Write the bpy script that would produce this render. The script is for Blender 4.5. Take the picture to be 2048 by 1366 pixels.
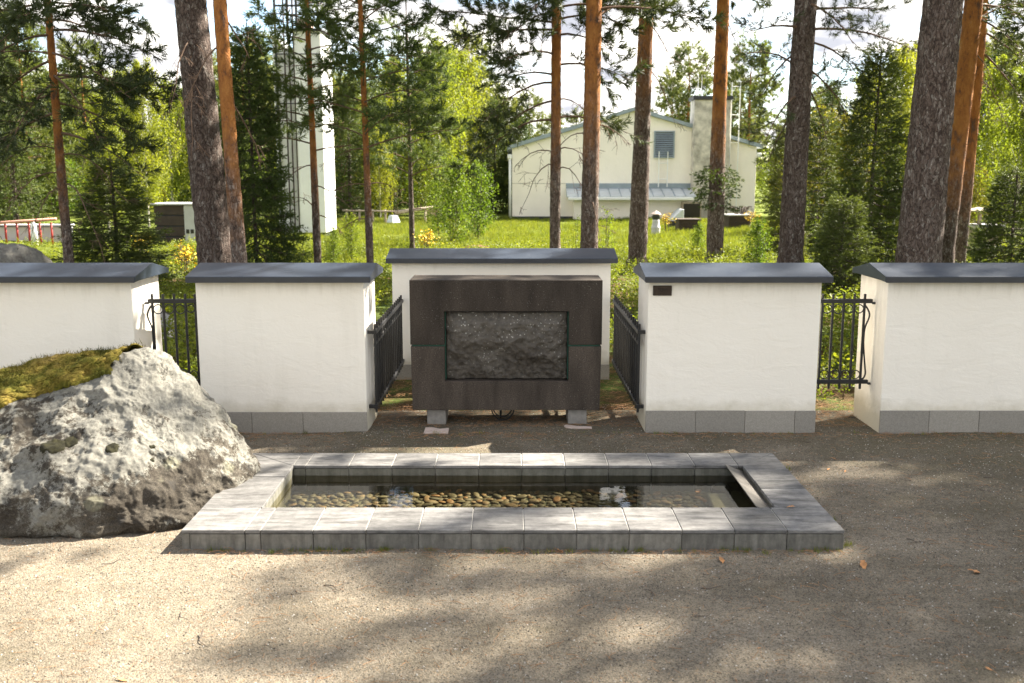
import bpy, bmesh, math, random
import numpy as np
from mathutils import Vector, Matrix, noise

for o in list(bpy.data.objects): bpy.data.objects.remove(o)
S = bpy.context.scene
COL = S.collection
R = math.radians

# ------------------------------------------------------------------ camera
PITCH = R(9.55); EYE = 1.6; FPX = 1991.0
cam = bpy.data.cameras.new('camera'); camo = bpy.data.objects.new('camera', cam); COL.objects.link(camo)
cam.lens = 35.0; cam.sensor_width = 36.0; cam.clip_start = 0.05; cam.clip_end = 2000
camo.location = (0, 0, EYE); camo.rotation_euler = (R(90) - PITCH, 0, 0)
cam.dof.use_dof = True; cam.dof.focus_distance = 6.0; cam.dof.aperture_fstop = 4.5
S.camera = camo
S.render.resolution_x = 1024; S.render.resolution_y = 683

# ------------------------------------------------------------------ sky, sun, exposure
SUN_AZ = R(58); SUN_EL = R(43)          # azimuth from +Y towards +X
w = bpy.data.worlds.new('World'); S.world = w; w.use_nodes = True
nt = w.node_tree; nt.nodes.clear()
def N(nt, t, **kw):
    n = nt.nodes.new(t)
    for k, v in kw.items():
        if k.startswith('i_'): n.inputs[k[2:].replace('_', ' ')].default_value = v
        elif isinstance(k, str): setattr(n, k, v)
    return n
def L(nt, a, b): nt.links.new(a, b)
def ramp(nt, fac, stops, interp='LINEAR'):
    n = nt.nodes.new('ShaderNodeValToRGB'); cr = n.color_ramp; cr.interpolation = interp
    while len(cr.elements) > 1: cr.elements.remove(cr.elements[0])
    cr.elements[0].position = stops[0][0]; cr.elements[0].color = tuple(stops[0][1]) + (1,) if len(stops[0][1]) == 3 else stops[0][1]
    for p, c in stops[1:]:
        e = cr.elements.new(p); e.color = tuple(c) + (1,) if len(c) == 3 else c
    if fac is not None: L(nt, fac, n.inputs[0])
    return n
def g(v): return (v, v, v)
sky = N(nt, 'ShaderNodeTexSky', sky_type='NISHITA', sun_disc=False, sun_elevation=SUN_EL, sun_rotation=SUN_AZ, altitude=100.0, air_density=1.0, dust_density=0.4)
tc = N(nt, 'ShaderNodeTexCoord'); sep = N(nt, 'ShaderNodeSeparateXYZ'); L(nt, tc.outputs['Generated'], sep.inputs[0])
az = N(nt, 'ShaderNodeMath', operation='MAXIMUM'); L(nt, sep.outputs[2], az.inputs[0]); az.inputs[1].default_value = 0.0
ad = N(nt, 'ShaderNodeMath', operation='ADD'); L(nt, az.outputs[0], ad.inputs[0]); ad.inputs[1].default_value = 0.18
dv = N(nt, 'ShaderNodeVectorMath', operation='DIVIDE'); L(nt, tc.outputs['Generated'], dv.inputs[0])
cmb = N(nt, 'ShaderNodeCombineXYZ'); [L(nt, ad.outputs[0], cmb.inputs[i]) for i in range(3)]; L(nt, cmb.outputs[0], dv.inputs[1])
cn = N(nt, 'ShaderNodeTexNoise'); cn.inputs['Scale'].default_value = 1.5; cn.inputs['Detail'].default_value = 9; cn.inputs['Roughness'].default_value = 0.58; L(nt, dv.outputs[0], cn.inputs['Vector'])
cm = ramp(nt, cn.outputs['Fac'], [(0.39, g(0.0)), (0.51, g(1.0))])
cn2 = N(nt, 'ShaderNodeTexNoise'); cn2.inputs['Scale'].default_value = 2.6; cn2.inputs['Detail'].default_value = 6; L(nt, dv.outputs[0], cn2.inputs['Vector'])
cc = ramp(nt, cn2.outputs['Fac'], [(0.38, (2.2, 2.25, 2.5)), (0.58, (6.5, 6.2, 5.65))])
mixs = N(nt, 'ShaderNodeMixRGB'); L(nt, cm.outputs[0], mixs.inputs[0]); L(nt, sky.outputs[0], mixs.inputs[1]); L(nt, cc.outputs[0], mixs.inputs[2])
bg = N(nt, 'ShaderNodeBackground'); bg.inputs['Strength'].default_value = 0.064; L(nt, mixs.outputs[0], bg.inputs['Color'])
wo = N(nt, 'ShaderNodeOutputWorld'); L(nt, bg.outputs[0], wo.inputs['Surface'])

sun = bpy.data.lights.new('sun', 'SUN'); sun.energy = 5.0; sun.angle = R(0.53); sun.color = (1.0, 0.92, 0.79)
so = bpy.data.objects.new('sun', sun); COL.objects.link(so)
sd = Vector((math.sin(SUN_AZ) * math.cos(SUN_EL), math.cos(SUN_AZ) * math.cos(SUN_EL), math.sin(SUN_EL)))
so.rotation_euler = sd.to_track_quat('Z', 'Y').to_euler(); so.location = sd * 60

S.view_settings.view_transform = 'Standard'; S.view_settings.look = 'None'
S.view_settings.exposure = 2.5; S.view_settings.gamma = 1.0; S.view_settings.use_curve_mapping = False
S.render.engine = 'CYCLES'
S.cycles.use_denoising = True
try: S.cycles.denoiser = 'OPENIMAGEDENOISE'
except Exception: pass
S.cycles.max_bounces = 8; S.cycles.transparent_max_bounces = 12
S.cycles.sample_clamp_indirect = 6.0

# ------------------------------------------------------------------ layout helpers: turn a point of the photograph into a place
CF = np.array([0, math.cos(PITCH), -math.sin(PITCH)]); CU = np.array([0, math.sin(PITCH), math.cos(PITCH)]); CX = np.array([1.0, 0, 0])
def ray(x, y): return CX * (x - 1024) / FPX + CU * (683 - y) / FPX + CF
def A(x, y, Y):
    d = ray(x, y); return np.array([0, 0, EYE]) + d * (Y / d[1])
def G(x, y, z=0.0):
    d = ray(x, y); return np.array([0, 0, EYE]) + d * ((z - EYE) / d[2])

# ------------------------------------------------------------------ mesh helpers
def tag(o, label=None, cat=None, group=None, kind=None):
    if label: o['label'] = label
    if cat: o['category'] = cat
    if group: o['group'] = group
    if kind: o['kind'] = kind
    return o
def empty(name, loc, label=None, cat=None, group=None, rz=0.0):
    o = bpy.data.objects.new(name, None); COL.objects.link(o); o.location = loc; o.rotation_euler = (0, 0, rz)
    o.empty_display_size = 0.2
    return tag(o, label, cat, group)
def link(name, me, parent=None, mat=None, loc=None):
    o = bpy.data.objects.new(name, me); COL.objects.link(o)
    if mat is not None and not me.materials: me.materials.append(mat)
    if parent is not None:
        o.parent = parent
    if loc is not None: o.location = loc
    return o
def world_child(o, parent):
    """parent an object whose mesh is written in world coordinates"""
    o.parent = parent; o.matrix_parent_inverse = Matrix.Translation(parent.location).inverted() if parent.rotation_euler[2] == 0 else (Matrix.Translation(parent.location) @ parent.rotation_euler.to_matrix().to_4x4()).inverted()
    return o
class MB:
    def __init__(s): s.v = []; s.f = []
    def add(s, V, F):
        b = len(s.v); s.v += [tuple(p) for p in V]; s.f += [tuple(i + b for i in f) for f in F]; return s
    def box(s, x0, x1, y0, y1, z0, z1):
        V = [(x, y, z) for z in (z0, z1) for y in (y0, y1) for x in (x0, x1)]
        return s.add(V, [(0, 2, 3, 1), (4, 5, 7, 6), (0, 1, 5, 4), (2, 6, 7, 3), (0, 4, 6, 2), (1, 3, 7, 5)])
    def prism(s, poly, a0, a1, axis='x'):
        n = len(poly)
        def P(a, u, v): return (a, u, v) if axis == 'x' else ((u, a, v) if axis == 'y' else (u, v, a))
        V = [P(a0, u, v) for u, v in poly] + [P(a1, u, v) for u, v in poly]
        F = [tuple(range(n))[::-1], tuple(range(n, 2 * n))] + [(i, (i + 1) % n, n + (i + 1) % n, n + i) for i in range(n)]
        return s.add(V, F)
    def tube(s, path, rad, n=8, cap=True):
        V, F = tube_arr(np.array(path, float), np.array(rad if hasattr(rad, '__len__') else [rad] * len(path), float), n)
        F = [tuple(f) for f in F]; m = len(path)
        if cap: F += [tuple(range(n))[::-1], tuple(range((m - 1) * n, m * n))]
        return s.add(V, F)
    def lathe(s, prof, n=20, c=(0, 0, 0)):
        V = [(c[0] + r * math.cos(2 * math.pi * i / n), c[1] + r * math.sin(2 * math.pi * i / n), c[2] + z) for r, z in prof for i in range(n)]
        m = len(prof)
        F = [(j * n + i, j * n + (i + 1) % n, (j + 1) * n + (i + 1) % n, (j + 1) * n + i) for j in range(m - 1) for i in range(n)]
        F += [tuple(range(n))[::-1], tuple(range((m - 1) * n, m * n))]
        return s.add(V, F)
    def mesh(s, name, bevel=0.0, seg=1, smooth=False):
        me = bpy.data.meshes.new(name); me.from_pydata(s.v, [], s.f)
        bm = bmesh.new(); bm.from_mesh(me)
        bmesh.ops.recalc_face_normals(bm, faces=bm.faces)
        if bevel:
            ed = [e for e in bm.edges if len(e.link_faces) == 2 and e.calc_face_angle() > 0.3]
            bmesh.ops.bevel(bm, geom=ed, offset=bevel, segments=seg, affect='EDGES', profile=0.6, clamp_overlap=True)
        bm.to_mesh(me); bm.free()
        if smooth: me.polygons.foreach_set('use_smooth', [True] * len(me.polygons))
        return me
    def build(s, name, mat, parent=None, bevel=0.0, smooth=False, world=False, seg=1):
        me = s.mesh(name, bevel, seg, smooth); me.materials.append(mat)
        o = bpy.data.objects.new(name, me); COL.objects.link(o)
        if parent is not None:
            if world: world_child(o, parent)
            else: o.parent = parent
        return o
def tube_arr(P, rad, n):
    m = len(P)
    T = np.gradient(P, axis=0); T /= np.linalg.norm(T, axis=1)[:, None] + 1e-12
    ref = np.array([1.0, 0.13, 0.07]) if abs(T[:, 0]).mean() < 0.8 else np.array([0.05, 1.0, 0.1])
    U = np.cross(T, ref); U /= np.linalg.norm(U, axis=1)[:, None] + 1e-12
    W = np.cross(T, U)
    a = np.arange(n) * 2 * np.pi / n
    V = P[:, None, :] + rad[:, None, None] * (np.cos(a)[None, :, None] * U[:, None, :] + np.sin(a)[None, :, None] * W[:, None, :])
    i = np.arange(n); j = (i + 1) % n
    F = np.concatenate([np.stack([k * n + i, k * n + j, (k + 1) * n + j, (k + 1) * n + i], 1) for k in range(m - 1)])
    return V.reshape(-1, 3), F
def np_mesh(name, V, F, mat=None, smooth=False):
    """V (n,3), F (m,k) constant-size faces"""
    V = np.ascontiguousarray(V, np.float32); F = np.ascontiguousarray(F, np.int32); k = F.shape[1]; m = F.shape[0]
    me = bpy.data.meshes.new(name)
    me.vertices.add(len(V)); me.vertices.foreach_set('co', V.ravel())
    me.loops.add(m * k); me.loops.foreach_set('vertex_index', F.ravel())
    me.polygons.add(m); me.polygons.foreach_set('loop_start', np.arange(m, dtype=np.int32) * k)
    try: me.polygons.foreach_set('loop_total', np.full(m, k, np.int32))
    except Exception: pass
    if smooth: me.polygons.foreach_set('use_smooth', np.ones(m, bool))
    me.update(calc_edges=True); me.validate()
    if mat: me.materials.append(mat)
    return me
class Acc:
    """collects arrays of equal-sided faces"""
    def __init__(s): s.V = []; s.F = []; s.n = 0
    def add(s, V, F): s.V.append(V); s.F.append(F + s.n); s.n += len(V)
    def mesh(s, name, mat, smooth=False): return np_mesh(name, np.concatenate(s.V), np.concatenate(s.F), mat, smooth)
def frames(D, rng):
    D = D / (np.linalg.norm(D, axis=1)[:, None] + 1e-9)
    r = rng.normal(size=D.shape); U = np.cross(D, r); U /= np.linalg.norm(U, axis=1)[:, None] + 1e-9
    return np.stack([D, U, np.cross(D, U)], 1)          # rows: forward, u, v
def scatter(P, D, Sc, tmpl, rng):
    """place a template (V: forward,u,v coordinates; F tri) at points"""
    TV, TF = tmpl; fr = frames(D, rng)
    V = P[:, None, :] + Sc[:, None, None] * np.einsum('vk,nkc->nvc', TV, fr)
    F = TF[None] + (np.arange(len(P)) * len(TV))[:, None, None]
    return V.reshape(-1, 3), F.reshape(-1, 3)

# ------------------------------------------------------------------ materials
def mat_new(name):
    m = bpy.data.materials.new(name); m.use_nodes = True; nt = m.node_tree
    return m, nt, nt.nodes['Principled BSDF']
def noise_n(nt, scale, detail=4, rough=0.55, vec=None, dist=0.0):
    n = nt.nodes.new('ShaderNodeTexNoise'); n.inputs['Scale'].default_value = scale; n.inputs['Detail'].default_value = detail
    n.inputs['Roughness'].default_value = rough; n.inputs['Distortion'].default_value = dist
    if vec is not None: L(nt, vec, n.inputs['Vector'])
    return n
def voro(nt, scale, vec=None, feature='F1', rnd=1.0):
    n = nt.nodes.new('ShaderNodeTexVoronoi'); n.feature = feature; n.inputs['Scale'].default_value = scale; n.inputs['Randomness'].default_value = rnd
    if vec is not None: L(nt, vec, n.inputs['Vector'])
    return n
def coords(nt, scale=(1, 1, 1), out='Object'):
    tc = nt.nodes.new('ShaderNodeTexCoord'); mp = nt.nodes.new('ShaderNodeMapping'); mp.inputs['Scale'].default_value = scale
    L(nt, tc.outputs[out], mp.inputs['Vector']); return mp.outputs[0]
def geo_pos(nt, scale=(1, 1, 1)):
    gn = nt.nodes.new('ShaderNodeNewGeometry'); mp = nt.nodes.new('ShaderNodeMapping'); mp.inputs['Scale'].default_value = scale
    L(nt, gn.outputs['Position'], mp.inputs['Vector']); return mp.outputs[0]
def mixc(nt, fac, a, b, mode='MIX'):
    n = nt.nodes.new('ShaderNodeMixRGB'); n.blend_type = mode
    for i, x in enumerate((fac, a, b)):
        if isinstance(x, (int, float)): n.inputs[i].default_value = x
        elif isinstance(x, tuple): n.inputs[i].default_value = x + (1,) if len(x) == 3 else x
        else: L(nt, x, n.inputs[i])
    return n.outputs[0]
def bump(nt, b, h, strength=0.4, dist=0.01, prev=None):
    n = nt.nodes.new('ShaderNodeBump'); n.inputs['Strength'].default_value = strength; n.inputs['Distance'].default_value = dist
    L(nt, h, n.inputs['Height'])
    if prev is not None: L(nt, prev, n.inputs['Normal'])
    if b is not None: L(nt, n.outputs[0], b.inputs['Normal'])
    return n.outputs[0]
def simple(name, col, rough=0.6, metal=0.0, var=0.15, scale=12, bs=0.15, bd=0.004, spec=0.4):
    m, nt, b = mat_new(name); v = geo_pos(nt)
    n = noise_n(nt, scale, 6, 0.6, v); c = ramp(nt, n.outputs['Fac'], [(0.3, tuple(x * (1 - var) for x in col)), (0.7, tuple(min(1, x * (1 + var)) for x in col))])
    L(nt, c.outputs[0], b.inputs['Base Color']); b.inputs['Roughness'].default_value = rough; b.inputs['Metallic'].default_value = metal
    b.inputs['Specular IOR Level'].default_value = spec
    n2 = noise_n(nt, scale * 8, 4, 0.6, v); bump(nt, b, n2.outputs['Fac'], bs, bd)
    return m

def m_render():      # painted plaster
    m, nt, b = mat_new('painted_plaster'); v = geo_pos(nt)
    n = noise_n(nt, 2.0, 6, 0.6, v); c = ramp(nt, n.outputs['Fac'], [(0.3, (0.82, 0.772, 0.685)), (0.7, (0.855, 0.81, 0.725))])
    s = noise_n(nt, 1.0, 5, 0.6, geo_pos(nt, (7, 7, 0.8))); sr = ramp(nt, s.outputs['Fac'], [(0.55, g(0)), (0.85, g(0.35))])
    c2 = mixc(nt, sr.outputs[0], c.outputs[0], (0.62, 0.58, 0.50))
    # splash dirt near the ground: a band with a ragged edge
    sp = nt.nodes.new('ShaderNodeSeparateXYZ'); L(nt, geo_pos(nt), sp.inputs[0])
    ns = noise_n(nt, 9, 5, 0.6, v); ma = N(nt, 'ShaderNodeMath', operation='MULTIPLY_ADD'); L(nt, ns.outputs['Fac'], ma.inputs[0]); ma.inputs[1].default_value = -0.16; L(nt, sp.outputs[2], ma.inputs[2])
    dr = ramp(nt, ma.outputs[0], [(0.02, g(0.65)), (0.14, g(0.0))]); c3 = mixc(nt, dr.outputs[0], c2, (0.42, 0.37, 0.25))
    st = noise_n(nt, 1.0, 6, 0.7, geo_pos(nt, (16, 16, 1.2))); sa = N(nt, 'ShaderNodeMath', operation='MULTIPLY_ADD'); L(nt, st.outputs['Fac'], sa.inputs[0]); sa.inputs[1].default_value = 0.42; L(nt, sp.outputs[2], sa.inputs[2])
    sr2 = N(nt, 'ShaderNodeMapRange'); L(nt, sa.outputs[0], sr2.inputs['Value']); sr2.inputs['From Min'].default_value = 1.09; sr2.inputs['From Max'].default_value = 1.24; sr2.inputs['To Max'].default_value = 0.32
    c3 = mixc(nt, sr2.outputs[0], c3, (0.42, 0.36, 0.26))
    L(nt, c3, b.inputs['Base Color']); b.inputs['Roughness'].default_value = 0.85; b.inputs['Specular IOR Level'].default_value = 0.25
    f = noise_n(nt, 45, 5, 0.7, v); f2 = noise_n(nt, 5, 6, 0.65, geo_pos(nt, (1, 1, 2.2)), 0.8)
    p = bump(nt, None, f2.outputs['Fac'], 0.22, 0.025); bump(nt, b, f.outputs['Fac'], 0.35, 0.004, p)
    return m
def m_cap():
    m, nt, b = mat_new('coated_sheet_metal'); v = geo_pos(nt)
    n = noise_n(nt, 5, 6, 0.6, v); c = ramp(nt, n.outputs['Fac'], [(0.35, (0.022, 0.030, 0.046)), (0.7, (0.032, 0.042, 0.060))])
    d = noise_n(nt, 60, 2, 0.5, v); dr = ramp(nt, d.outputs['Fac'], [(0.73, g(0)), (0.76, g(0.6))])
    c2 = mixc(nt, dr.outputs[0], c.outputs[0], (0.25, 0.25, 0.24))
    L(nt, c2, b.inputs['Base Color']); b.inputs['Metallic'].default_value = 0.0; b.inputs['Specular IOR Level'].default_value = 0.34
    r = ramp(nt, n.outputs['Fac'], [(0.3, g(0.33)), (0.7, g(0.44))]); L(nt, r.outputs[0], b.inputs['Roughness'])
    f = noise_n(nt, 3, 2, 0.5, v); bump(nt, b, f.outputs['Fac'], 0.12, 0.03)
    return m
def m_plinth():
    m, nt, b = mat_new('plinth_slab'); v = geo_pos(nt); oi = nt.nodes.new('ShaderNodeObjectInfo')
    n = noise_n(nt, 160, 3, 0.6, v); c = ramp(nt, n.outputs['Fac'], [(0.3, (0.21, 0.193, 0.165)), (0.7, (0.30, 0.278, 0.242))])
    r = ramp(nt, oi.outputs['Random'], [(0, g(0.88)), (1, g(1.12))]); c1 = mixc(nt, 1.0, c.outputs[0], r.outputs[0], 'MULTIPLY')
    L(nt, c1, b.inputs['Base Color']); b.inputs['Roughness'].default_value = 0.75; bump(nt, b, n.outputs['Fac'], 0.15, 0.002)
    return m
def m_coping():
    m, nt, b = mat_new('weathered_concrete'); v = geo_pos(nt); oi = nt.nodes.new('ShaderNodeObjectInfo')
    n = noise_n(nt, 4.0, 11, 0.74, geo_pos(nt, (1.1, 6.0, 6.0)), 0.3); c = ramp(nt, n.outputs['Fac'], [(0.33, (0.044, 0.041, 0.039)), (0.45, (0.112, 0.108, 0.104)), (0.61, (0.190, 0.184, 0.176))])
    n2 = noise_n(nt, 30, 6, 0.7, v); c2 = ramp(nt, n2.outputs['Fac'], [(0.35, g(0.72)), (0.65, g(1.1))]); c3 = mixc(nt, 1.0, c.outputs[0], c2.outputs[0], 'MULTIPLY')
    r = ramp(nt, oi.outputs['Random'], [(0, g(0.78)), (1, g(1.12))]); c4 = mixc(nt, 1.0, c3, r.outputs[0], 'MULTIPLY')
    L(nt, c4, b.inputs['Base Color']); b.inputs['Roughness'].default_value = 0.8
    f = noise_n(nt, 220, 3, 0.7, v); p = bump(nt, None, n2.outputs['Fac'], 0.2, 0.006); bump(nt, b, f.outputs['Fac'], 0.4, 0.002, p)
    return m
def m_riser(name='riser_concrete', k=1.0, green=0.0):
    m, nt, b = mat_new(name); v = geo_pos(nt); oi = nt.nodes.new('ShaderNodeObjectInfo')
    n = noise_n(nt, 6.0, 8, 0.65, geo_pos(nt, (4, 4, 0.7))); c = ramp(nt, n.outputs['Fac'], [(0.3, (0.075 * k, 0.070 * k, 0.060 * k)), (0.7, (0.20 * k, 0.19 * k, 0.165 * k))])
    n2 = noise_n(nt, 40, 6, 0.7, v); c2 = ramp(nt, n2.outputs['Fac'], [(0.3, g(0.75)), (0.7, g(1.15))]); c3 = mixc(nt, 1.0, c.outputs[0], c2.outputs[0], 'MULTIPLY')
    if green: c3 = mixc(nt, green, c3, (0.055, 0.06, 0.028))
    r = ramp(nt, oi.outputs['Random'], [(0, g(0.85)), (1, g(1.12))]); c3 = mixc(nt, 1.0, c3, r.outputs[0], 'MULTIPLY')
    L(nt, c3, b.inputs['Base Color']); b.inputs['Roughness'].default_value = 0.8
    f = noise_n(nt, 180, 3, 0.7, v); bump(nt, b, f.outputs['Fac'], 0.5, 0.003)
    return m
def m_gravel():
    m, nt, b = mat_new('fine_gravel'); v = geo_pos(nt)
    vo = voro(nt, 210, v); vc = ramp(nt, vo.outputs['Color'], [(0.0, (0.045, 0.039, 0.03)), (0.2, (0.13, 0.11, 0.083)), (0.55, (0.215, 0.184, 0.139)), (0.8, (0.27, 0.233, 0.18)), (0.93, (0.26, 0.17, 0.09)), (1.0, (0.45, 0.42, 0.365))])
    big = noise_n(nt, 1.3, 7, 0.62, v); br = ramp(nt, big.outputs['Fac'], [(0.36, g(0.78)), (0.62, g(1.05))]); c = mixc(nt, 1.0, vc.outputs[0], br.outputs[0], 'MULTIPLY')
    fine = noise_n(nt, 26, 6, 0.7, v); fr = ramp(nt, fine.outputs['Fac'], [(0.3, g(0.72)), (0.7, g(1.18))]); c = mixc(nt, 1.0, c, fr.outputs[0], 'MULTIPLY')
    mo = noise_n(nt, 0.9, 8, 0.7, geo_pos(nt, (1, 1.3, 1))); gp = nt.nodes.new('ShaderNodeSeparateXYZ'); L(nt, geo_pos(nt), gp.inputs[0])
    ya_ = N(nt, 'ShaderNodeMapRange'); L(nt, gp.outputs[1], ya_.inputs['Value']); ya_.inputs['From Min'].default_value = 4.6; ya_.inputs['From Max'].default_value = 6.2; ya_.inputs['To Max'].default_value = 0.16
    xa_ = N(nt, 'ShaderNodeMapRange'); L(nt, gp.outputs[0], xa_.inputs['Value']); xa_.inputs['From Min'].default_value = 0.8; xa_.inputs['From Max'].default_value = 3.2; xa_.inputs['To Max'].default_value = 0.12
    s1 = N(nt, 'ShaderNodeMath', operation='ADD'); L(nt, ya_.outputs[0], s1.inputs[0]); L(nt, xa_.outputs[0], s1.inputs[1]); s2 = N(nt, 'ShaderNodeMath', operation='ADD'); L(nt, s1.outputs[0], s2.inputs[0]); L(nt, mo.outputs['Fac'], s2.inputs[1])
    hr = ramp(nt, s2.outputs[0], [(0.46, g(0)), (0.66, g(0.85))]); c = mixc(nt, hr.outputs[0], c, mixc(nt, 0.4, (0.052, 0.043, 0.029), c))  # darker ground toward wall and right: some moss, the rest shade put into colour
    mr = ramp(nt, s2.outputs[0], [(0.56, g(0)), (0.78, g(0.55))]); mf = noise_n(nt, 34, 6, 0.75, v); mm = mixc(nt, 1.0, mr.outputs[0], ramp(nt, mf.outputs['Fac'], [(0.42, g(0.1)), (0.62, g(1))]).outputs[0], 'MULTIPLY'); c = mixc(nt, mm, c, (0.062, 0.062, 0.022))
    L(nt, c, b.inputs['Base Color']); b.inputs['Roughness'].default_value = 0.95; b.inputs['Specular IOR Level'].default_value = 0.15
    h = voro(nt, 150, v, 'F1'); hh = noise_n(nt, 90, 5, 0.7, v)
    p = bump(nt, None, hh.outputs['Fac'], 0.6, 0.008); bump(nt, b, h.outputs['Distance'], 0.5, 0.006, p)
    return m
def m_forest_floor():
    m, nt, b = mat_new('forest_floor'); v = geo_pos(nt)
    n = noise_n(nt, 1.1, 8, 0.65, v); c = ramp(nt, n.outputs['Fac'], [(0.34, (0.07, 0.038, 0.018)), (0.44, (0.10, 0.065, 0.028)), (0.52, (0.075, 0.095, 0.022)), (0.62, (0.10, 0.15, 0.03))])
    n2 = noise_n(nt, 22, 6, 0.75, v); c2 = ramp(nt, n2.outputs['Fac'], [(0.3, g(0.55)), (0.7, g(1.25))]); c3 = mixc(nt, 1.0, c.outputs[0], c2.outputs[0], 'MULTIPLY')
    # open lawn far beyond the wall
    gn = nt.nodes.new('ShaderNodeNewGeometry'); sp = nt.nodes.new('ShaderNodeSeparateXYZ'); L(nt, gn.outputs['Position'], sp.inputs[0])
    wob = N(nt, 'ShaderNodeMath', operation='MULTIPLY_ADD'); L(nt, n.outputs['Fac'], wob.inputs[0]); wob.inputs[1].default_value = 9.0; L(nt, sp.outputs[1], wob.inputs[2])
    md = N(nt, 'ShaderNodeMath', operation='DIVIDE'); L(nt, wob.outputs[0], md.inputs[0]); md.inputs[1].default_value = 60.0
    lr = ramp(nt, md.outputs[0], [(0.33, g(0)), (0.40, g(1))]); c4 = mixc(nt, lr.outputs[0], c3, ramp(nt, n2.outputs['Fac'], [(0.3, (0.085, 0.11, 0.018)), (0.7, (0.14, 0.17, 0.03))]).outputs[0])
    L(nt, c4, b.inputs['Base Color']); b.inputs['Roughness'].default_value = 0.95; b.inputs['Specular IOR Level'].default_value = 0.1
    bump(nt, b, n2.outputs['Fac'], 0.9, 0.05)
    return m
def m_rock(name, lich=1.0, base=((0.020, 0.016, 0.012), (0.052, 0.044, 0.034), (0.100, 0.088, 0.070)), seed=0.0):
    m, nt, b = mat_new(name); v0 = geo_pos(nt)
    mp = nt.nodes.new('ShaderNodeMapping'); mp.inputs['Location'].default_value = (seed, seed, 0); L(nt, v0, mp.inputs['Vector']); v = mp.outputs[0]
    n = noise_n(nt, 3.4, 10, 0.72, v); c = ramp(nt, n.outputs['Fac'], [(0.34, base[0]), (0.48, base[1]), (0.64, base[2])])
    sp = voro(nt, 240, v); spr = ramp(nt, sp.outputs['Color'], [(0.0, g(0.55)), (0.5, g(0.98)), (1.0, g(1.5))]); c1 = mixc(nt, 1.0, c.outputs[0], spr.outputs[0], 'MULTIPLY')
    # crusty pale lichen in ragged crumbs; height bias paints a lit top, shaded foot
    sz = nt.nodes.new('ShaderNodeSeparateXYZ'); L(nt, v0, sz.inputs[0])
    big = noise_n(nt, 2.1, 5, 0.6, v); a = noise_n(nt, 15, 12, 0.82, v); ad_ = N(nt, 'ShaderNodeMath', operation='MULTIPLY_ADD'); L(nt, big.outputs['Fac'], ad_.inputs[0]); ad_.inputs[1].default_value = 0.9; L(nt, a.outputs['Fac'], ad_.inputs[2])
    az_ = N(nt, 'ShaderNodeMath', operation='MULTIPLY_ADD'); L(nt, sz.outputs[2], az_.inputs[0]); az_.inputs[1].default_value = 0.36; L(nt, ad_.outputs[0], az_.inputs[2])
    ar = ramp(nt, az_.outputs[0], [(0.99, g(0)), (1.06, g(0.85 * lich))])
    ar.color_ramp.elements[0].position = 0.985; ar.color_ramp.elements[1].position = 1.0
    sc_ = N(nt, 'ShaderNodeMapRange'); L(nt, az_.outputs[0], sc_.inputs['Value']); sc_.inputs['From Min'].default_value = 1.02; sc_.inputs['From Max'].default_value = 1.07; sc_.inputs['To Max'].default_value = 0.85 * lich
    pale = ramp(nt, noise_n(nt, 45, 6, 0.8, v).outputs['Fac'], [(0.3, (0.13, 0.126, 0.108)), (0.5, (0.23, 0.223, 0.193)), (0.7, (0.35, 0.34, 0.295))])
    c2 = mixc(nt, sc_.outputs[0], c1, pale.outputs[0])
    # round yellowish rosettes
    vr = voro(nt, 4.2, v); vn = N(nt, 'ShaderNodeMath', operation='MULTIPLY_ADD'); L(nt, noise_n(nt, 26, 6, 0.8, v).outputs['Fac'], vn.inputs[0]); vn.inputs[1].default_value = 0.22; L(nt, vr.outputs['Distance'], vn.inputs[2])
    yr = ramp(nt, vn.outputs[0], [(0.24, g(0.6 * lich)), (0.30, g(0))]); c3 = mixc(nt, yr.outputs[0], c2, ramp(nt, noise_n(nt, 70, 5, 0.7, v).outputs['Fac'], [(0.35, (0.14, 0.135, 0.09)), (0.65, (0.29, 0.28, 0.20))]).outputs[0])
    k = noise_n(nt, 9, 11, 0.80, v); kr = ramp(nt, k.outputs['Fac'], [(0.57, g(0)), (0.60, g(0.85))]); c4 = mixc(nt, kr.outputs[0], c3, (0.042, 0.038, 0.033))
    L(nt, c4, b.inputs['Base Color']); b.inputs['Roughness'].default_value = 0.9; b.inputs['Specular IOR Level'].default_value = 0.2
    f = noise_n(nt, 38, 9, 0.8, v); p = bump(nt, None, f.outputs['Fac'], 0.75, 0.022); bump(nt, b, a.outputs['Fac'], 0.45, 0.018, p)
    return m
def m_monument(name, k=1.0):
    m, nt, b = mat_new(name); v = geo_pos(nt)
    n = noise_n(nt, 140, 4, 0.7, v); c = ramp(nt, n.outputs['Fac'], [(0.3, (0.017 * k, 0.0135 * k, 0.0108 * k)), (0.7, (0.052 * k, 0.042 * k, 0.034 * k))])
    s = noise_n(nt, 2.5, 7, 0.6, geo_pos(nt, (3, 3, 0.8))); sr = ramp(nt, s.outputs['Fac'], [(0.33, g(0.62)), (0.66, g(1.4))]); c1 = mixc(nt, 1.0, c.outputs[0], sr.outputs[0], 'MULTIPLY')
    w = voro(nt, 70, v); wr = ramp(nt, w.outputs['Distance'], [(0.06, g(1)), (0.14, g(0))]); sel = noise_n(nt, 6, 4, 0.6, v); sl = ramp(nt, sel.outputs['Fac'], [(0.44, g(0.1)), (0.60, g(0.9))])
    ws = mixc(nt, 1.0, wr.outputs[0], sl.outputs[0], 'MULTIPLY'); c2 = mixc(nt, ws, c1, (0.30, 0.28, 0.25))
    L(nt, c2, b.inputs['Base Color']); b.inputs['Roughness'].default_value = 0.75; b.inputs['Specular IOR Level'].default_value = 0.16; bump(nt, b, n.outputs['Fac'], 0.3, 0.003)
    return m
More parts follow.
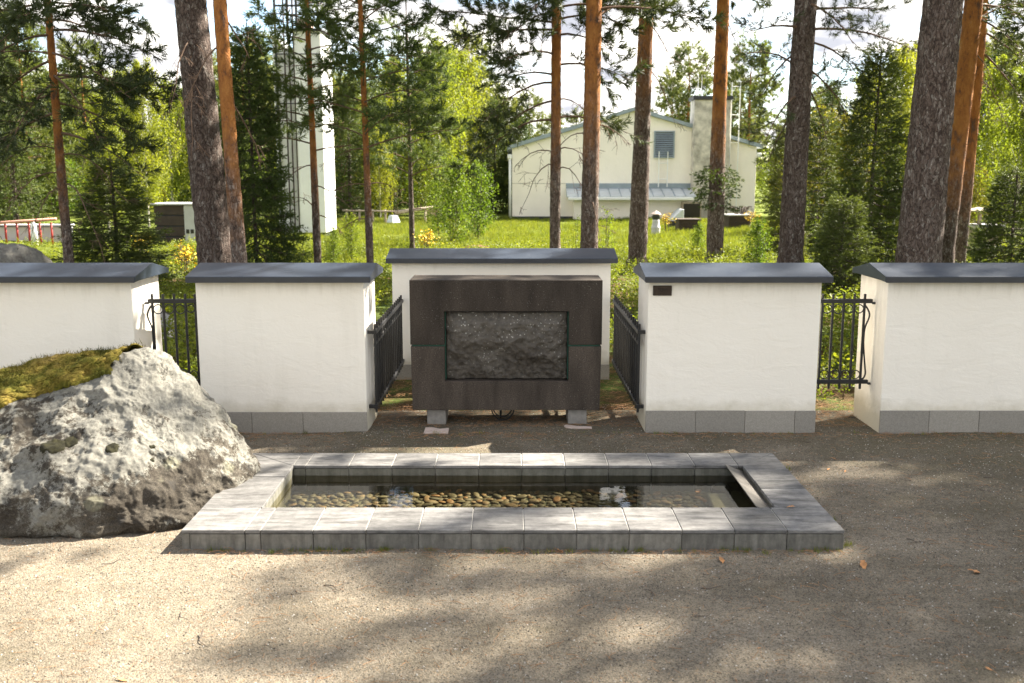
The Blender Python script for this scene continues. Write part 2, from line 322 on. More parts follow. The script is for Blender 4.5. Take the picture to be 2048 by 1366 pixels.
def m_roughstone():
    m, nt, b = mat_new('split_granite'); v = geo_pos(nt)
    n = noise_n(nt, 30, 8, 0.75, v); c = ramp(nt, n.outputs['Fac'], [(0.3, (0.015, 0.0125, 0.010)), (0.7, (0.105, 0.089, 0.073))])
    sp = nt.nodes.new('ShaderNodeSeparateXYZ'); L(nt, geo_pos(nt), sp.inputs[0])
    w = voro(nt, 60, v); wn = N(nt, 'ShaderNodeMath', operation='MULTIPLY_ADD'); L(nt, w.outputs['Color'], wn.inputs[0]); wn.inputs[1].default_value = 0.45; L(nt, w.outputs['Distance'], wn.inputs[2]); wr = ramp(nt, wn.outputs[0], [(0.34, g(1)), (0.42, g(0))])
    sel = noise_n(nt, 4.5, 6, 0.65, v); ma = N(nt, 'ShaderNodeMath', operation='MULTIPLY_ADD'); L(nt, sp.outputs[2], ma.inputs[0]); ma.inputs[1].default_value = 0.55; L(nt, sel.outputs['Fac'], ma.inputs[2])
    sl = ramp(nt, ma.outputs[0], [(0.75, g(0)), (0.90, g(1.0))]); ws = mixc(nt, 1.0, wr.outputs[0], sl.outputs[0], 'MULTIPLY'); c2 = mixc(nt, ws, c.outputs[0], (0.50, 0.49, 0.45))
    up = ramp(nt, ma.outputs[0], [(0.62, g(0)), (0.86, g(0.55))]); c2 = mixc(nt, up.outputs[0], c2, mixc(nt, 0.5, c2, (0.26, 0.24, 0.21)))  # upper panel lightened: light from above put into the colour
    L(nt, c2, b.inputs['Base Color']); b.inputs['Roughness'].default_value = 0.75; b.inputs['Specular IOR Level'].default_value = 0.18; bump(nt, b, n.outputs['Fac'], 0.9, 0.018)
    return m
def m_bark(name, zlo, zhi, orange=1.0, grey=1.0):
    """plated bark, turning to thin orange bark between heights zlo and zhi"""
    m, nt, b = mat_new(name); v = geo_pos(nt, (1, 1, 0.42)); v1 = geo_pos(nt)
    ns = noise_n(nt, 5, 4, 0.6, v1); vm = nt.nodes.new('ShaderNodeVectorMath'); vm.operation = 'MULTIPLY_ADD'; L(nt, ns.outputs['Color'], vm.inputs[0]); vm.inputs[1].default_value = (0.12, 0.12, 0.12); L(nt, v, vm.inputs[2])
    e = voro(nt, 30, vm.outputs[0], 'DISTANCE_TO_EDGE'); cell = voro(nt, 30, vm.outputs[0]); c2_ = voro(nt, 85, vm.outputs[0]); ff = noise_n(nt, 55, 9, 0.8, v)
    mixn = mixc(nt, 0.55, cell.outputs['Color'], c2_.outputs['Color']); mixn = mixc(nt, 0.35, mixn, ff.outputs['Color'])
    bw = nt.nodes.new('ShaderNodeRGBToBW'); L(nt, mixn, bw.inputs[0])
    pl = ramp(nt, bw.outputs[0], [(0.30, (0.070 * grey, 0.049 * grey, 0.040 * grey)), (0.48, (0.135 * grey, 0.098 * grey, 0.082 * grey)), (0.62, (0.20 * grey, 0.16 * grey, 0.138 * grey)), (0.72, (0.33 * grey, 0.30 * grey, 0.27 * grey))])
    en = N(nt, 'ShaderNodeMath', operation='MULTIPLY_ADD'); L(nt, ff.outputs['Fac'], en.inputs[0]); en.inputs[1].default_value = 0.16; L(nt, e.outputs['Distance'], en.inputs[2])
    cr = ramp(nt, en.outputs[0], [(0.07, g(0.42)), (0.17, g(1.0))]); dark = mixc(nt, 1.0, pl.outputs[0], cr.outputs[0], 'MULTIPLY')
    fr = ramp(nt, ff.outputs['Fac'], [(0.3, g(0.6)), (0.7, g(1.35))]); dark = mixc(nt, 1.0, dark, fr.outputs[0], 'MULTIPLY')
    on = noise_n(nt, 9, 7, 0.7, geo_pos(nt, (1, 1, 0.5))); oc = ramp(nt, on.outputs['Fac'], [(0.36, (0.11, 0.062, 0.04)), (0.45, (0.29, 0.115, 0.034)), (0.62, (0.40, 0.175, 0.05)), (0.75, (0.38, 0.25, 0.145))])
    sp = nt.nodes.new('ShaderNodeSeparateXYZ'); L(nt, v1, sp.inputs[0])
    wz = N(nt, 'ShaderNodeMath', operation='MULTIPLY_ADD'); L(nt, on.outputs['Fac'], wz.inputs[0]); wz.inputs[1].default_value = 1.6; L(nt, sp.outputs[2], wz.inputs[2])
    mr = N(nt, 'ShaderNodeMapRange'); L(nt, wz.outputs[0], mr.inputs['Value']); mr.inputs['From Min'].default_value = zlo + 0.8; mr.inputs['From Max'].default_value = zhi + 0.8; mr.inputs['To Max'].default_value = orange
    c = mixc(nt, mr.outputs[0], dark, oc.outputs[0]); L(nt, c, b.inputs['Base Color']); b.inputs['Roughness'].default_value = 0.9; b.inputs['Specular IOR Level'].default_value = 0.2
    p = bump(nt, None, ramp(nt, en.outputs[0], [(0.04, g(0)), (0.24, g(1))]).outputs[0], 0.6, 0.014); bump(nt, b, ff.outputs['Fac'], 0.7, 0.012, p)
    return m
def m_leaf(name, c1, c2, trans=0.4, tcol=None, scale=1.2, rough=0.55, spec=0.25):
    m, nt, b = mat_new(name); v = coords(nt); oi = nt.nodes.new('ShaderNodeObjectInfo')
    n = noise_n(nt, scale, 5, 0.7, v); c = ramp(nt, n.outputs['Fac'], [(0.32, c1), (0.68, c2)])
    f = noise_n(nt, 14, 2, 0.5, v); fr = ramp(nt, f.outputs['Fac'], [(0.3, g(0.7)), (0.7, g(1.3))]); c0 = mixc(nt, 1.0, c.outputs[0], fr.outputs[0], 'MULTIPLY')
    hs = nt.nodes.new('ShaderNodeHueSaturation'); mh = N(nt, 'ShaderNodeMapRange'); L(nt, oi.outputs['Random'], mh.inputs['Value']); mh.inputs['To Min'].default_value = 0.485; mh.inputs['To Max'].default_value = 0.515
    L(nt, mh.outputs[0], hs.inputs['Hue']); mv = N(nt, 'ShaderNodeMapRange'); L(nt, oi.outputs['Random'], mv.inputs['Value']); mv.inputs['To Min'].default_value = 1.15; mv.inputs['To Max'].default_value = 0.8
    L(nt, mv.outputs[0], hs.inputs['Value']); L(nt, c0, hs.inputs['Color'])
    L(nt, hs.outputs[0], b.inputs['Base Color']); b.inputs['Roughness'].default_value = rough; b.inputs['Specular IOR Level'].default_value = spec
    tr = nt.nodes.new('ShaderNodeBsdfTranslucent'); tm = mixc(nt, 1.0, hs.outputs[0], tcol or (1.5, 1.45, 0.6), 'MULTIPLY'); L(nt, tm, tr.inputs['Color'])
    mx = nt.nodes.new('ShaderNodeMixShader'); mx.inputs[0].default_value = trans; L(nt, b.outputs[0], mx.inputs[1]); L(nt, tr.outputs[0], mx.inputs[2])
    L(nt, mx.outputs[0], nt.nodes['Material Output'].inputs['Surface'])
    return m
def m_water():
    m, nt, b = mat_new('still_water'); nt.nodes.remove(b)
    fr = nt.nodes.new('ShaderNodeFresnel'); fr.inputs['IOR'].default_value = 1.33
    t = nt.nodes.new('ShaderNodeBsdfTransparent'); t.inputs['Color'].default_value = (0.90, 0.87, 0.70, 1)
    gl = nt.nodes.new('ShaderNodeBsdfGlossy'); gl.inputs['Roughness'].default_value = 0.015; gl.inputs['Color'].default_value = (1, 1, 1, 1)
    n = noise_n(nt, 9, 3, 0.5, geo_pos(nt)); bn = bump(nt, None, n.outputs['Fac'], 0.05, 0.01); L(nt, bn, gl.inputs['Normal'])
    mx = nt.nodes.new('ShaderNodeMixShader'); L(nt, fr.outputs[0], mx.inputs[0]); L(nt, t.outputs[0], mx.inputs[1]); L(nt, gl.outputs[0], mx.inputs[2])
    L(nt, mx.outputs[0], nt.nodes['Material Output'].inputs['Surface']); return m
def m_pebble(name='river_pebble', dark=1.0):
    m, nt, b = mat_new(name); oi = nt.nodes.new('ShaderNodeObjectInfo')
    d = dark
    c = ramp(nt, oi.outputs['Random'], [(0.0, (0.06 * d, 0.05 * d, 0.025 * d)), (0.2, (0.17 * d, 0.135 * d, 0.07 * d)), (0.4, (0.10 * d, 0.09 * d, 0.05 * d)), (0.55, (0.30 * d, 0.165 * d, 0.06 * d)), (0.7, (0.13 * d, 0.125 * d, 0.08 * d)), (0.86, (0.40 * d, 0.19 * d, 0.07 * d)), (1.0, (0.26 * d, 0.235 * d, 0.155 * d))])
    n = noise_n(nt, 25, 5, 0.6, geo_pos(nt)); r = ramp(nt, n.outputs['Fac'], [(0.3, g(0.6)), (0.7, g(1.25))]); L(nt, mixc(nt, 1.0, c.outputs[0], r.outputs[0], 'MULTIPLY'), b.inputs['Base Color'])
    b.inputs['Roughness'].default_value = 0.7; return m
def m_grain():
    m, nt, b = mat_new('gravel_grain'); oi = nt.nodes.new('ShaderNodeObjectInfo')
    c = ramp(nt, oi.outputs['Random'], [(0.0, (0.022, 0.02, 0.018)), (0.18, (0.09, 0.078, 0.06)), (0.45, (0.17, 0.145, 0.11)), (0.7, (0.22, 0.19, 0.15)), (0.82, (0.24, 0.13, 0.07)), (0.90, (0.32, 0.30, 0.265)), (1.0, (0.44, 0.42, 0.38))])
    L(nt, c.outputs[0], b.inputs['Base Color']); b.inputs['Roughness'].default_value = 0.85; return m
def m_moss():
    m, nt, b = mat_new('dry_moss'); v = geo_pos(nt)
    n = noise_n(nt, 5.5, 8, 0.7, v); c = ramp(nt, n.outputs['Fac'], [(0.30, (0.05, 0.06, 0.010)), (0.45, (0.125, 0.115, 0.020)), (0.58, (0.24, 0.18, 0.04)), (0.7, (0.33, 0.24, 0.08))])
    f = noise_n(nt, 90, 5, 0.7, v); fr = ramp(nt, f.outputs['Fac'], [(0.3, g(0.5)), (0.7, g(1.3))])
    L(nt, mixc(nt, 1.0, c.outputs[0], fr.outputs[0], 'MULTIPLY'), b.inputs['Base Color']); b.inputs['Roughness'].default_value = 0.95; b.inputs['Specular IOR Level'].default_value = 0.1
    bump(nt, b, f.outputs['Fac'], 0.9, 0.012); return m

M = dict(
    plaster=m_render(), cap=m_cap(), plinth=m_plinth(), coping=m_coping(), riser=m_riser(), liner=m_riser('algae_liner', 0.8, 0.25), bed=m_riser('pool_bed', 0.45, 0.6),
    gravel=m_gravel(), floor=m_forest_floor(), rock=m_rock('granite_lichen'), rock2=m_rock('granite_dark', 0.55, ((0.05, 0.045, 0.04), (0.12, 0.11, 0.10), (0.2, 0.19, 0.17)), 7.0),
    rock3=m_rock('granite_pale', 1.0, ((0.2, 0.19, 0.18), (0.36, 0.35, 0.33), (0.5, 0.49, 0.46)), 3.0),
    mon=m_monument('dark_granite', 1.1), monlow=m_monument('weathered_bounce_granite', 1.75), monfoot=simple('concrete_block', (0.24, 0.225, 0.205), 0.9, var=0.2, scale=30), rough=m_roughstone(),  # lower frame granite lighter: weathering, with ground bounce put into the colour
    verd=simple('green_sealant', (0.006, 0.055, 0.034), 0.5, var=0.4, scale=30), iron=simple('black_paint_iron', (0.012, 0.012, 0.013), 0.42, var=0.4, scale=30, bs=0.2, bd=0.002, spec=0.5),
    bronze=simple('bronze_plaque', (0.040, 0.026, 0.018), 0.45, 0.3, 0.25, 60), bronze2=simple('bronze_letters', (0.018, 0.012, 0.009), 0.5, 0.3, 0.2, 60),
    water=m_water(), pebble=m_pebble('river_pebble', 0.40), moss=m_moss(), moss2=simple('dark_moss', (0.024, 0.022, 0.007), 0.95, var=0.5, scale=40, bs=0.9, bd=0.01), steel=simple('dull_steel', (0.15, 0.138, 0.122), 0.5, 0.4, 0.3, 25), black=simple('black_rubber', (0.012, 0.012, 0.012), 0.6),
    slab=simple('pink_slab', (0.46, 0.37, 0.32), 0.85, var=0.2, scale=25), cream=simple('cream_plaster', (0.89, 0.825, 0.735), 0.9, var=0.05, scale=1.5, bs=0.3, bd=0.02), white=simple('white_paint', (0.78, 0.78, 0.76), 0.7, var=0.05, scale=3),
    roofm=simple('blue_grey_roof', (0.27, 0.32, 0.36), 0.45, 0.1, 0.12, 3), roofl=simple('pale_sheet_roof', (0.55, 0.58, 0.60), 0.4, 0.2, 0.12, 3), chim=simple('stained_plaster', (0.50, 0.46, 0.40), 0.95, var=0.42, scale=4), dark=simple('dark_glass', (0.02, 0.016, 0.013), 0.3), brown=simple('brown_board', (0.050, 0.034, 0.026), 0.75, var=0.25, scale=8),
    dgrey=simple('dark_grey_metal', (0.035, 0.037, 0.042), 0.5), red=simple('red_paint', (0.33, 0.03, 0.022), 0.55), pinkrail=simple('faded_red_rail', (0.52, 0.26, 0.19), 0.6), conc=simple('pale_concrete', (0.50, 0.49, 0.49), 0.9, var=0.1, scale=4), wood=simple('grey_wood', (0.34, 0.28, 0.21), 0.85, var=0.3, scale=20), soil=simple('red_brown_soil', (0.16, 0.075, 0.04), 1.0, var=0.4, scale=20, bs=0.8, bd=0.03),
    pinkblock=simple('pinkish_block', (0.55, 0.42, 0.34), 0.8), lampw=simple('lamp_hood', (0.60, 0.64, 0.68), 0.35, 0.1), leafdry=simple('dry_leaf', (0.42, 0.20, 0.075), 0.7, var=0.4, scale=40), needle_dry=simple('dry_needle', (0.30, 0.16, 0.075), 0.85, var=0.5, scale=9), stone=m_grain(),
    twig=simple('grey_twig', (0.085, 0.066, 0.052), 0.9, var=0.35, scale=12), limb=simple('pine_limb', (0.13, 0.082, 0.055), 0.9, var=0.4, scale=7), birchbark=simple('birch_bark', (0.48, 0.45, 0.40), 0.8, var=0.4, scale=6), yellow=simple('yellow_petals', (0.75, 0.50, 0.02), 0.6, var=0.2),
    bark_dark=m_bark('bark_dark', 9, 12, 1.0, 0.72), bark_grey=m_bark('bark_grey', 9, 12, 1.0, 0.78), bark_low=m_bark('bark_orange_low', 0.9, 2.2), bark_mid=m_bark('bark_orange_mid', 1.5, 3.0), bark_high=m_bark('bark_orange_high', 2.4, 4.4),
    pine=m_leaf('pine_needles', (0.033, 0.051, 0.023), (0.085, 0.104, 0.036), 0.22), ypine=m_leaf('young_pine_needles', (0.050, 0.080, 0.034), (0.105, 0.145, 0.045), 0.34), farpine=m_leaf('far_pine_needles', (0.083, 0.109, 0.036), (0.204, 0.223, 0.065), 0.35, scale=0.5),
    spruce=m_leaf('spruce_needles', (0.038, 0.059, 0.019), (0.109, 0.147, 0.036), 0.28), birch=m_leaf('birch_leaves', (0.123, 0.161, 0.020), (0.219, 0.245, 0.035), 0.5, scale=0.6), bushg=m_leaf('shrub_leaves', (0.077, 0.128, 0.015), (0.163, 0.217, 0.031), 0.45), ybush=m_leaf('yellow_green_leaves', (0.133, 0.133, 0.019), (0.207, 0.189, 0.031), 0.45), juniper=m_leaf('juniper', (0.060, 0.090, 0.026), (0.144, 0.156, 0.042), 0.25),
    berry=m_leaf('bilberry_leaves', (0.101, 0.138, 0.018), (0.226, 0.251, 0.033), 0.4, scale=0.9), grass=m_leaf('lawn_grass', (0.109, 0.139, 0.018), (0.175, 0.196, 0.031), 0.45, scale=0.5),
)
rng = np.random.default_rng(7); random.seed(7)
def fbm(x, y, z=0.0, o=4): return noise.fractal(Vector((x, y, z)), 1.0, 2.0, o)

# ================================================================== SETTING
def ground_z(x, y):
    if y < 6.9: return -0.03
    k = min(1.0, (y - 6.9) / 2.5)
    return -0.03 + k * (0.05 + 0.07 * fbm(x * 0.35, y * 0.35, 1.0, 3))
def grid_sheet(name, xs, ys, zf, mat):
    nx, ny = len(xs), len(ys)
    V = [(x, y, zf(x, y)) for y in ys for x in xs]
    F = [(j * nx + i, j * nx + i + 1, (j + 1) * nx + i + 1, (j + 1) * nx + i) for j in range(ny - 1) for i in range(nx - 1)]
    me = np_mesh(name, np.array(V), np.array(F), mat, True); o = link(name, me); return o
def nonuni(a, b, n, lim, m): return sorted(set([-lim] + list(np.linspace(-lim, a, m)[:-1]) + list(np.linspace(a, b, n)) + list(np.linspace(b, lim, m)[1:])))
PX0, PX1, PY0, PY1 = -1.425, 1.432, 4.09, 5.29          # pool outer
IX0, IX1, IY0, IY1 = -1.152, 1.215, 4.38, 5.053         # pool inner
def gcut(x, y): return ground_z(x, y) if not (PX0 - 0.4 < x < PX1 + 0.4 and PY0 - 0.4 < y < PY1 + 0.4) else -0.14
tag(grid_sheet('ground', nonuni(-14, 14, 113, 900, 14), [-900, -400, -150, -60, -20, -6] + list(np.linspace(-3, 26, 117)) + [30, 36, 45, 60, 90, 150, 300, 600, 900], gcut, M['floor']), kind='structure')
def yard_z(x, y): return 0.006 * fbm(x * 1.3, y * 1.3, 5.0, 4) + 0.0025 * fbm(x * 9, y * 9, 2.0, 3) + (0.016 * max(0, 1 - abs(y - 6.0) / 0.22) * max(0.0, fbm(x * 1.7, 3.1, 0.4, 2) + 0.25))
# gravel yard with the pool cut out of it
xs = np.unique(np.concatenate([np.arange(-9, -4.2, 0.3), np.arange(-4.2, 4.2, 0.045), np.arange(4.2, 9, 0.3), [PX0 + .02, PX1 - .02]])); ys = np.unique(np.concatenate([np.arange(-3, 2.6, 0.3), np.arange(2.6, 6.95, 0.045), [PY0 + .02, PY1 - .02]]))
V = np.array([(x, y, yard_z(x, y) if y < 6.6 else yard_z(x, y) - 0.12 * ((y - 6.6) / 0.35) ** 2) for y in ys for x in xs]); nx = len(xs); F = []
for j in range(len(ys) - 1):
    for i in range(nx - 1):
        cx, cy = (xs[i] + xs[i + 1]) / 2, (ys[j] + ys[j + 1]) / 2
        if PX0 + .02 < cx < PX1 - .02 and PY0 + .02 < cy < PY1 - .02: continue
        F.append((j * nx + i, j * nx + i + 1, (j + 1) * nx + i + 1, (j + 1) * nx + i))
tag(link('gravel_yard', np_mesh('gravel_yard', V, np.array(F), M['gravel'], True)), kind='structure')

# ================================================================== WALLS
WY, WT = 6.05, 0.48
def wall(x0, x1, label, y0=WY, top=0.955, joints=(), plz=0.146, lo=0.04, hi=0.05):
    c = ((x0 + x1) / 2, y0 + WT / 2, 0.0); r = empty('garden_wall', c, label, 'wall'); r['kind'] = 'thing'
    body = MB()
    body.box(x0, x1, y0, y0 + WT, -0.06, top + 0.02)
    b = body.build('wall_body', M['plaster'], r, bevel=0.006, world=True, seg=2)
    # plinth slabs, each its own piece, front face
    js = [x0 - 0.002] + [j for j in joints if x0 < j < x1] + [x1 + 0.002]
    for a, e in zip(js[:-1], js[1:]):
        MB().box(a + 0.0012, e - 0.0012, y0 - 0.009, y0 + 0.005, -0.05, plz + random.uniform(-.001, .001)).build('plinth_tile', M['plinth'], r, bevel=0.0015, world=True)
    # sheet-metal gable cap
    ea, yc, ov = top, y0 + WT / 2, 0.06
    poly = [(y0 - ov, ea), (y0 - ov, ea + 0.034), (yc, ea + 0.092), (y0 + WT + ov, ea + 0.034), (y0 + WT + ov, ea), (y0 + WT - 0.02, ea + 0.004), (y0 + 0.02, ea + 0.004)]
    cp = MB().prism(poly, x0 - lo, x1 + hi).build('cap', M['cap'], r, bevel=0.003, world=True, seg=2)
    # thin drip edge carried up the fascia, dark to paint in its shade
    MB().box(x0 - lo + 0.004, x1 + hi - 0.004, y0 - ov - 0.004, y0 - ov + 0.001, ea - 0.003, ea + 0.030).build('fascia', M['dgrey'], cp, world=True).parent = cp
    return r
def fixw(o): pass
wall(-4.75, -2.326, 'white plastered wall section with grey cap behind the mossy boulder', joints=np.arange(-4.6, -2.3, 0.305))
wall(-1.934, -0.905, 'white plastered wall section between the mossy boulder and the dark monument', joints=[A(505, 850, WY)[0], A(607, 850, WY)[0]], plz=0.138)
wall(0.834, 1.892, 'white plastered wall section bearing the small bronze plaque', joints=[A(1390, 850, WY)[0], A(1488.6, 850, WY)[0], A(1588, 850, WY)[0]], lo=0.03)
wall(2.296, 4.75, 'long white plastered wall section beyond the plaque wall and ringed fence panel', joints=[A(1856, 850, WY)[0], A(1956, 850, WY)[0]] + [2.296 + 0.305 * k for k in range(3, 9)])
wall(-0.937, 0.770, 'white plastered wall set back behind the dark stone monument', y0=7.75, top=0.922, joints=[-0.63, -0.33, -0.03, 0.27, 0.57], plz=0.112)

# ================================================================== PLAQUE
a, b_ = A(1306, 571, WY), A(1343, 591, WY)
pq = empty('plaque', ((a[0] + b_[0]) / 2, WY - 0.001, b_[2]), 'small dark bronze plaque on the white wall under the cap', 'plaque')
MB().box(a[0], b_[0], WY - 0.009, WY + 0.002, b_[2], a[2]).build('plate', M['bronze'], pq, bevel=0.002, world=True)
lt = MB(); pw, ph = b_[0] - a[0], a[2] - b_[2]
for row, (f0, f1, fz) in enumerate(((0.25, 0.74, 0.60), (0.38, 0.62, 0.40))):
    x = a[0] + f0 * pw
    while x < a[0] + f1 * pw:
        wd = random.uniform(0.0022, 0.0045); z = b_[2] + fz * ph
        lt.box(x, x + wd * 0.4, WY - 0.0104, WY - 0.0085, z, z + 0.0065); lt.box(x, x + wd, WY - 0.0104, WY - 0.0085, z + random.choice((0, 0.005)), z + 0.0068); x += wd + 0.0016
lt.build('lettering', M['bronze2'], pq, world=True)
for ix in (a[0] + .006, b_[0] - .006):
    for iz in (b_[2] + .006, a[2] - .006):
        MB().lathe([(0.0028, 0), (0.0028, 0.0035), (0.0012, 0.0045)], 8).build('screw', M['bronze2'], pq).matrix_local = Matrix.Translation((ix - pq.location.x, -0.0085, iz - pq.location.z)) @ Matrix.Rotation(R(90), 4, 'X')

# ================================================================== MONUMENT
MX0, MX1, MY0, MY1, MZ0, MZ1, MSZ = -0.648, 0.572, 6.25, 6.58, 0.100, 0.940, 0.521
OX0, OX1, OZ0, OZ1 = -0.430, 0.362, 0.290, 0.741
mon = empty('stone_monument', ((MX0 + MX1) / 2, (MY0 + MY1) / 2, 0), 'dark granite memorial block with a rough stone panel set in its face', 'monument')
def frame_half(name, up):
    m = MB(); s = 0.006
    if up:
        P = [(MX0, MSZ + s), (OX0, MSZ + s), (OX0, OZ1), (OX1, OZ1), (OX1, MSZ + s), (MX1, MSZ + s), (MX1, MZ1), (MX0, MZ1)]
    else:
        t = 0.008
        P = [(MX0 + t, MZ0), (MX1 - t, MZ0), (MX1 - 0.002, MSZ - s), (OX1, MSZ - s), (OX1, OZ0), (OX0, OZ0), (OX0, MSZ - s), (MX0 + 0.002, MSZ - s)]
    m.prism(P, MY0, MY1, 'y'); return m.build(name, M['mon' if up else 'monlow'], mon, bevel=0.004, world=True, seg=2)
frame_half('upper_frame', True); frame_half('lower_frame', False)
MB().box(OX0 - 0.03, OX1 + 0.03, MY0 + 0.09, MY1 - 0.02, OZ0 - 0.03, OZ1 + 0.03).build('backing', M['black'], mon, world=True)
for xa, xb in ((MX0 + 0.012, OX0 + 0.002), (OX1 - 0.002, MX1 - 0.012)):
    st = MB().box(xa, xb, MY0 + 0.014, MY1 - 0.03, MSZ - 0.0075, MSZ + 0.0075).build('seam', M['verd'], mon, world=True)
for xa, xb in ((OX0 - 0.004, OX0 + 0.007), (OX1 - 0.007, OX1 + 0.004)):
    MB().box(xa, xb, MY0 + 0.045, MY0 + 0.095, OZ0 + 0.004, OZ1 - 0.004).build('side_strip', M['verd'], mon, world=True)
# rough split stone panel
nx_, nz_ = 150, 88; g_ = 0.010
xs_, zs_ = np.linspace(OX0 + g_, OX1 - g_, nx_), np.linspace(OZ0 + 0.008, OZ1 - g_, nz_); V = []
for j, z in enumerate(zs_):
    for i, x in enumerate(xs_):
        u, v = i / (nx_ - 1), j / (nz_ - 1)
        lowcut = 0.42 + 0.20 * fbm(x * 2.3, 0.3, 7, 6) + 0.05 * fbm(x * 16, z * 9, 2, 3) - 0.14 * abs(u - 0.45)
        k_ = min(1.0, max(0.0, (v - lowcut) / 0.20 + 0.5)); k_ = k_ * k_ * (3 - 2 * k_)
        edge = min(1.0, 9 * min(u, 1 - u, (1 - v) * 0.6, v * 0.8) + 0.15)
        d = edge * (0.012 + 0.058 * k_ * (1 - 0.35 * v) + 0.012 * (1 - k_) * v / max(0.2, lowcut))
        d += 0.015 * noise.ridged_multi_fractal(Vector((x * 9, z * 11, 1)), 0.8, 2.2, 6, 1.0, 2.0) - 0.016 + 0.009 * fbm(x * 30, z * 30, 3, 5)
        jx = 0.004 * fbm(x * 14, z * 14, 11, 3) if 0 < i < nx_ - 1 else 0
        V.append((x + jx, MY0 + 0.058 - d, z + (0.004 * fbm(x * 15, z * 15, 19, 3) if 0 < j < nz_ - 1 else 0.003 * fbm(x * 20, 1, 1, 3))))
F = [(j * nx_ + i, j * nx_ + i + 1, (j + 1) * nx_ + i + 1, (j + 1) * nx_ + i) for j in range(nz_ - 1) for i in range(nx_ - 1)]
n0 = len(V); rim = [i for i in range(nx_)] + [j * nx_ + nx_ - 1 for j in range(1, nz_)] + [(nz_ - 1) * nx_ + i for i in range(nx_ - 2, -1, -1)] + [j * nx_ for j in range(nz_ - 2, 0, -1)]
V += [(V[k][0], MY0 + 0.12, V[k][2]) for k in rim]; m_ = len(rim)
F += [(rim[(k + 1) % m_], rim[k], n0 + k, n0 + (k + 1) % m_) for k in range(m_)]
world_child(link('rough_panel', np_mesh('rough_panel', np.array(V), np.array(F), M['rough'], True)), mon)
for xa in (A(854, 830, 6.28)[0], A(1136, 830, 6.28)[0]):
    MB().box(xa, xa + 0.122, MY0 + 0.03, MY1 - 0.04, -0.05, MZ0 + 0.002).build('foot', M['monfoot'], mon, bevel=0.004, world=True)
cb = MB()
for k, (x0, x1, zz) in enumerate(((-0.14, 0.02, 0.012), (-0.13, 0.005, 0.03), (-0.08, -0.07, 0.02))):
    t = np.linspace(0, 1, 14); cb.tube([(x0 + (x1 - x0) * q, MY0 + 0.09 + 0.02 * k, max(zz * 0.5, 0.115 - (0.115 - zz) * math.sin(math.pi * q) ** 0.45)) for q in t], 0.0045, 6)
cb.build('cable', M['black'], mon, smooth=True, world=True)

# flat slabs in front of the monument
def flat_slab(pts, h, label):
    c = np.mean([G(*p) for p in pts], axis=0); r = [G(*p) - c for p in pts]
    m = MB(); m.prism([(p[0], p[1]) for p in r], -0.02, h, 'z'); o = m.build('stone_slab', M['slab'], None, bevel=0.002); o.location = (c[0], c[1], 0.002); tag(o, label, 'stone'); return o
flat_slab([(847, 870), (851, 858), (866, 858), (880, 861), (898, 859), (896, 869), (872, 869)], 0.010, 'pinkish flat stone slab on the gravel below the monument foot')
flat_slab([(1128, 855), (1132, 853), (1155, 856), (1183, 857), (1184, 860), (1150, 860), (1133, 858)], 0.012, 'thin pinkish stone strip sunk in gravel by the monument foot')

# ================================================================== FENCE PANELS
BARW = 0.0068
def bar(r, x, y, z0, z1, w_=BARW, name='bar'):
    return MB().box(x - w_, x + w_, y - w_, y + w_, z0, z1).build(name, M['iron'], r, bevel=0.0015, world=True)
def torus(c, R_, r_, n=20, m=6, ax='y'):
    V, F = [], []
    for i in range(n):
        a_ = 2 * math.pi * i / n
        for j in range(m):
            b__ = 2 * math.pi * j / m; rr = R_ + r_ * math.cos(b__); h = r_ * 1.8 * math.sin(b__)
            V.append((c[0] + rr * math.cos(a_), c[1] + h, c[2] + rr * math.sin(a_)) if ax == 'y' else (c[0] + h, c[1] + rr * math.cos(a_), c[2] + rr * math.sin(a_)))
    for i in range(n):
        for j in range(m): F.append((i * m + j, ((i + 1) % n) * m + j, ((i + 1) % n) * m + (j + 1) % m, i * m + (j + 1) % m))
    return MB().add(V, F)
ztop = A(1690, 602, 6.25)[2]; zbot = A(1690, 763, 6.25)[2]
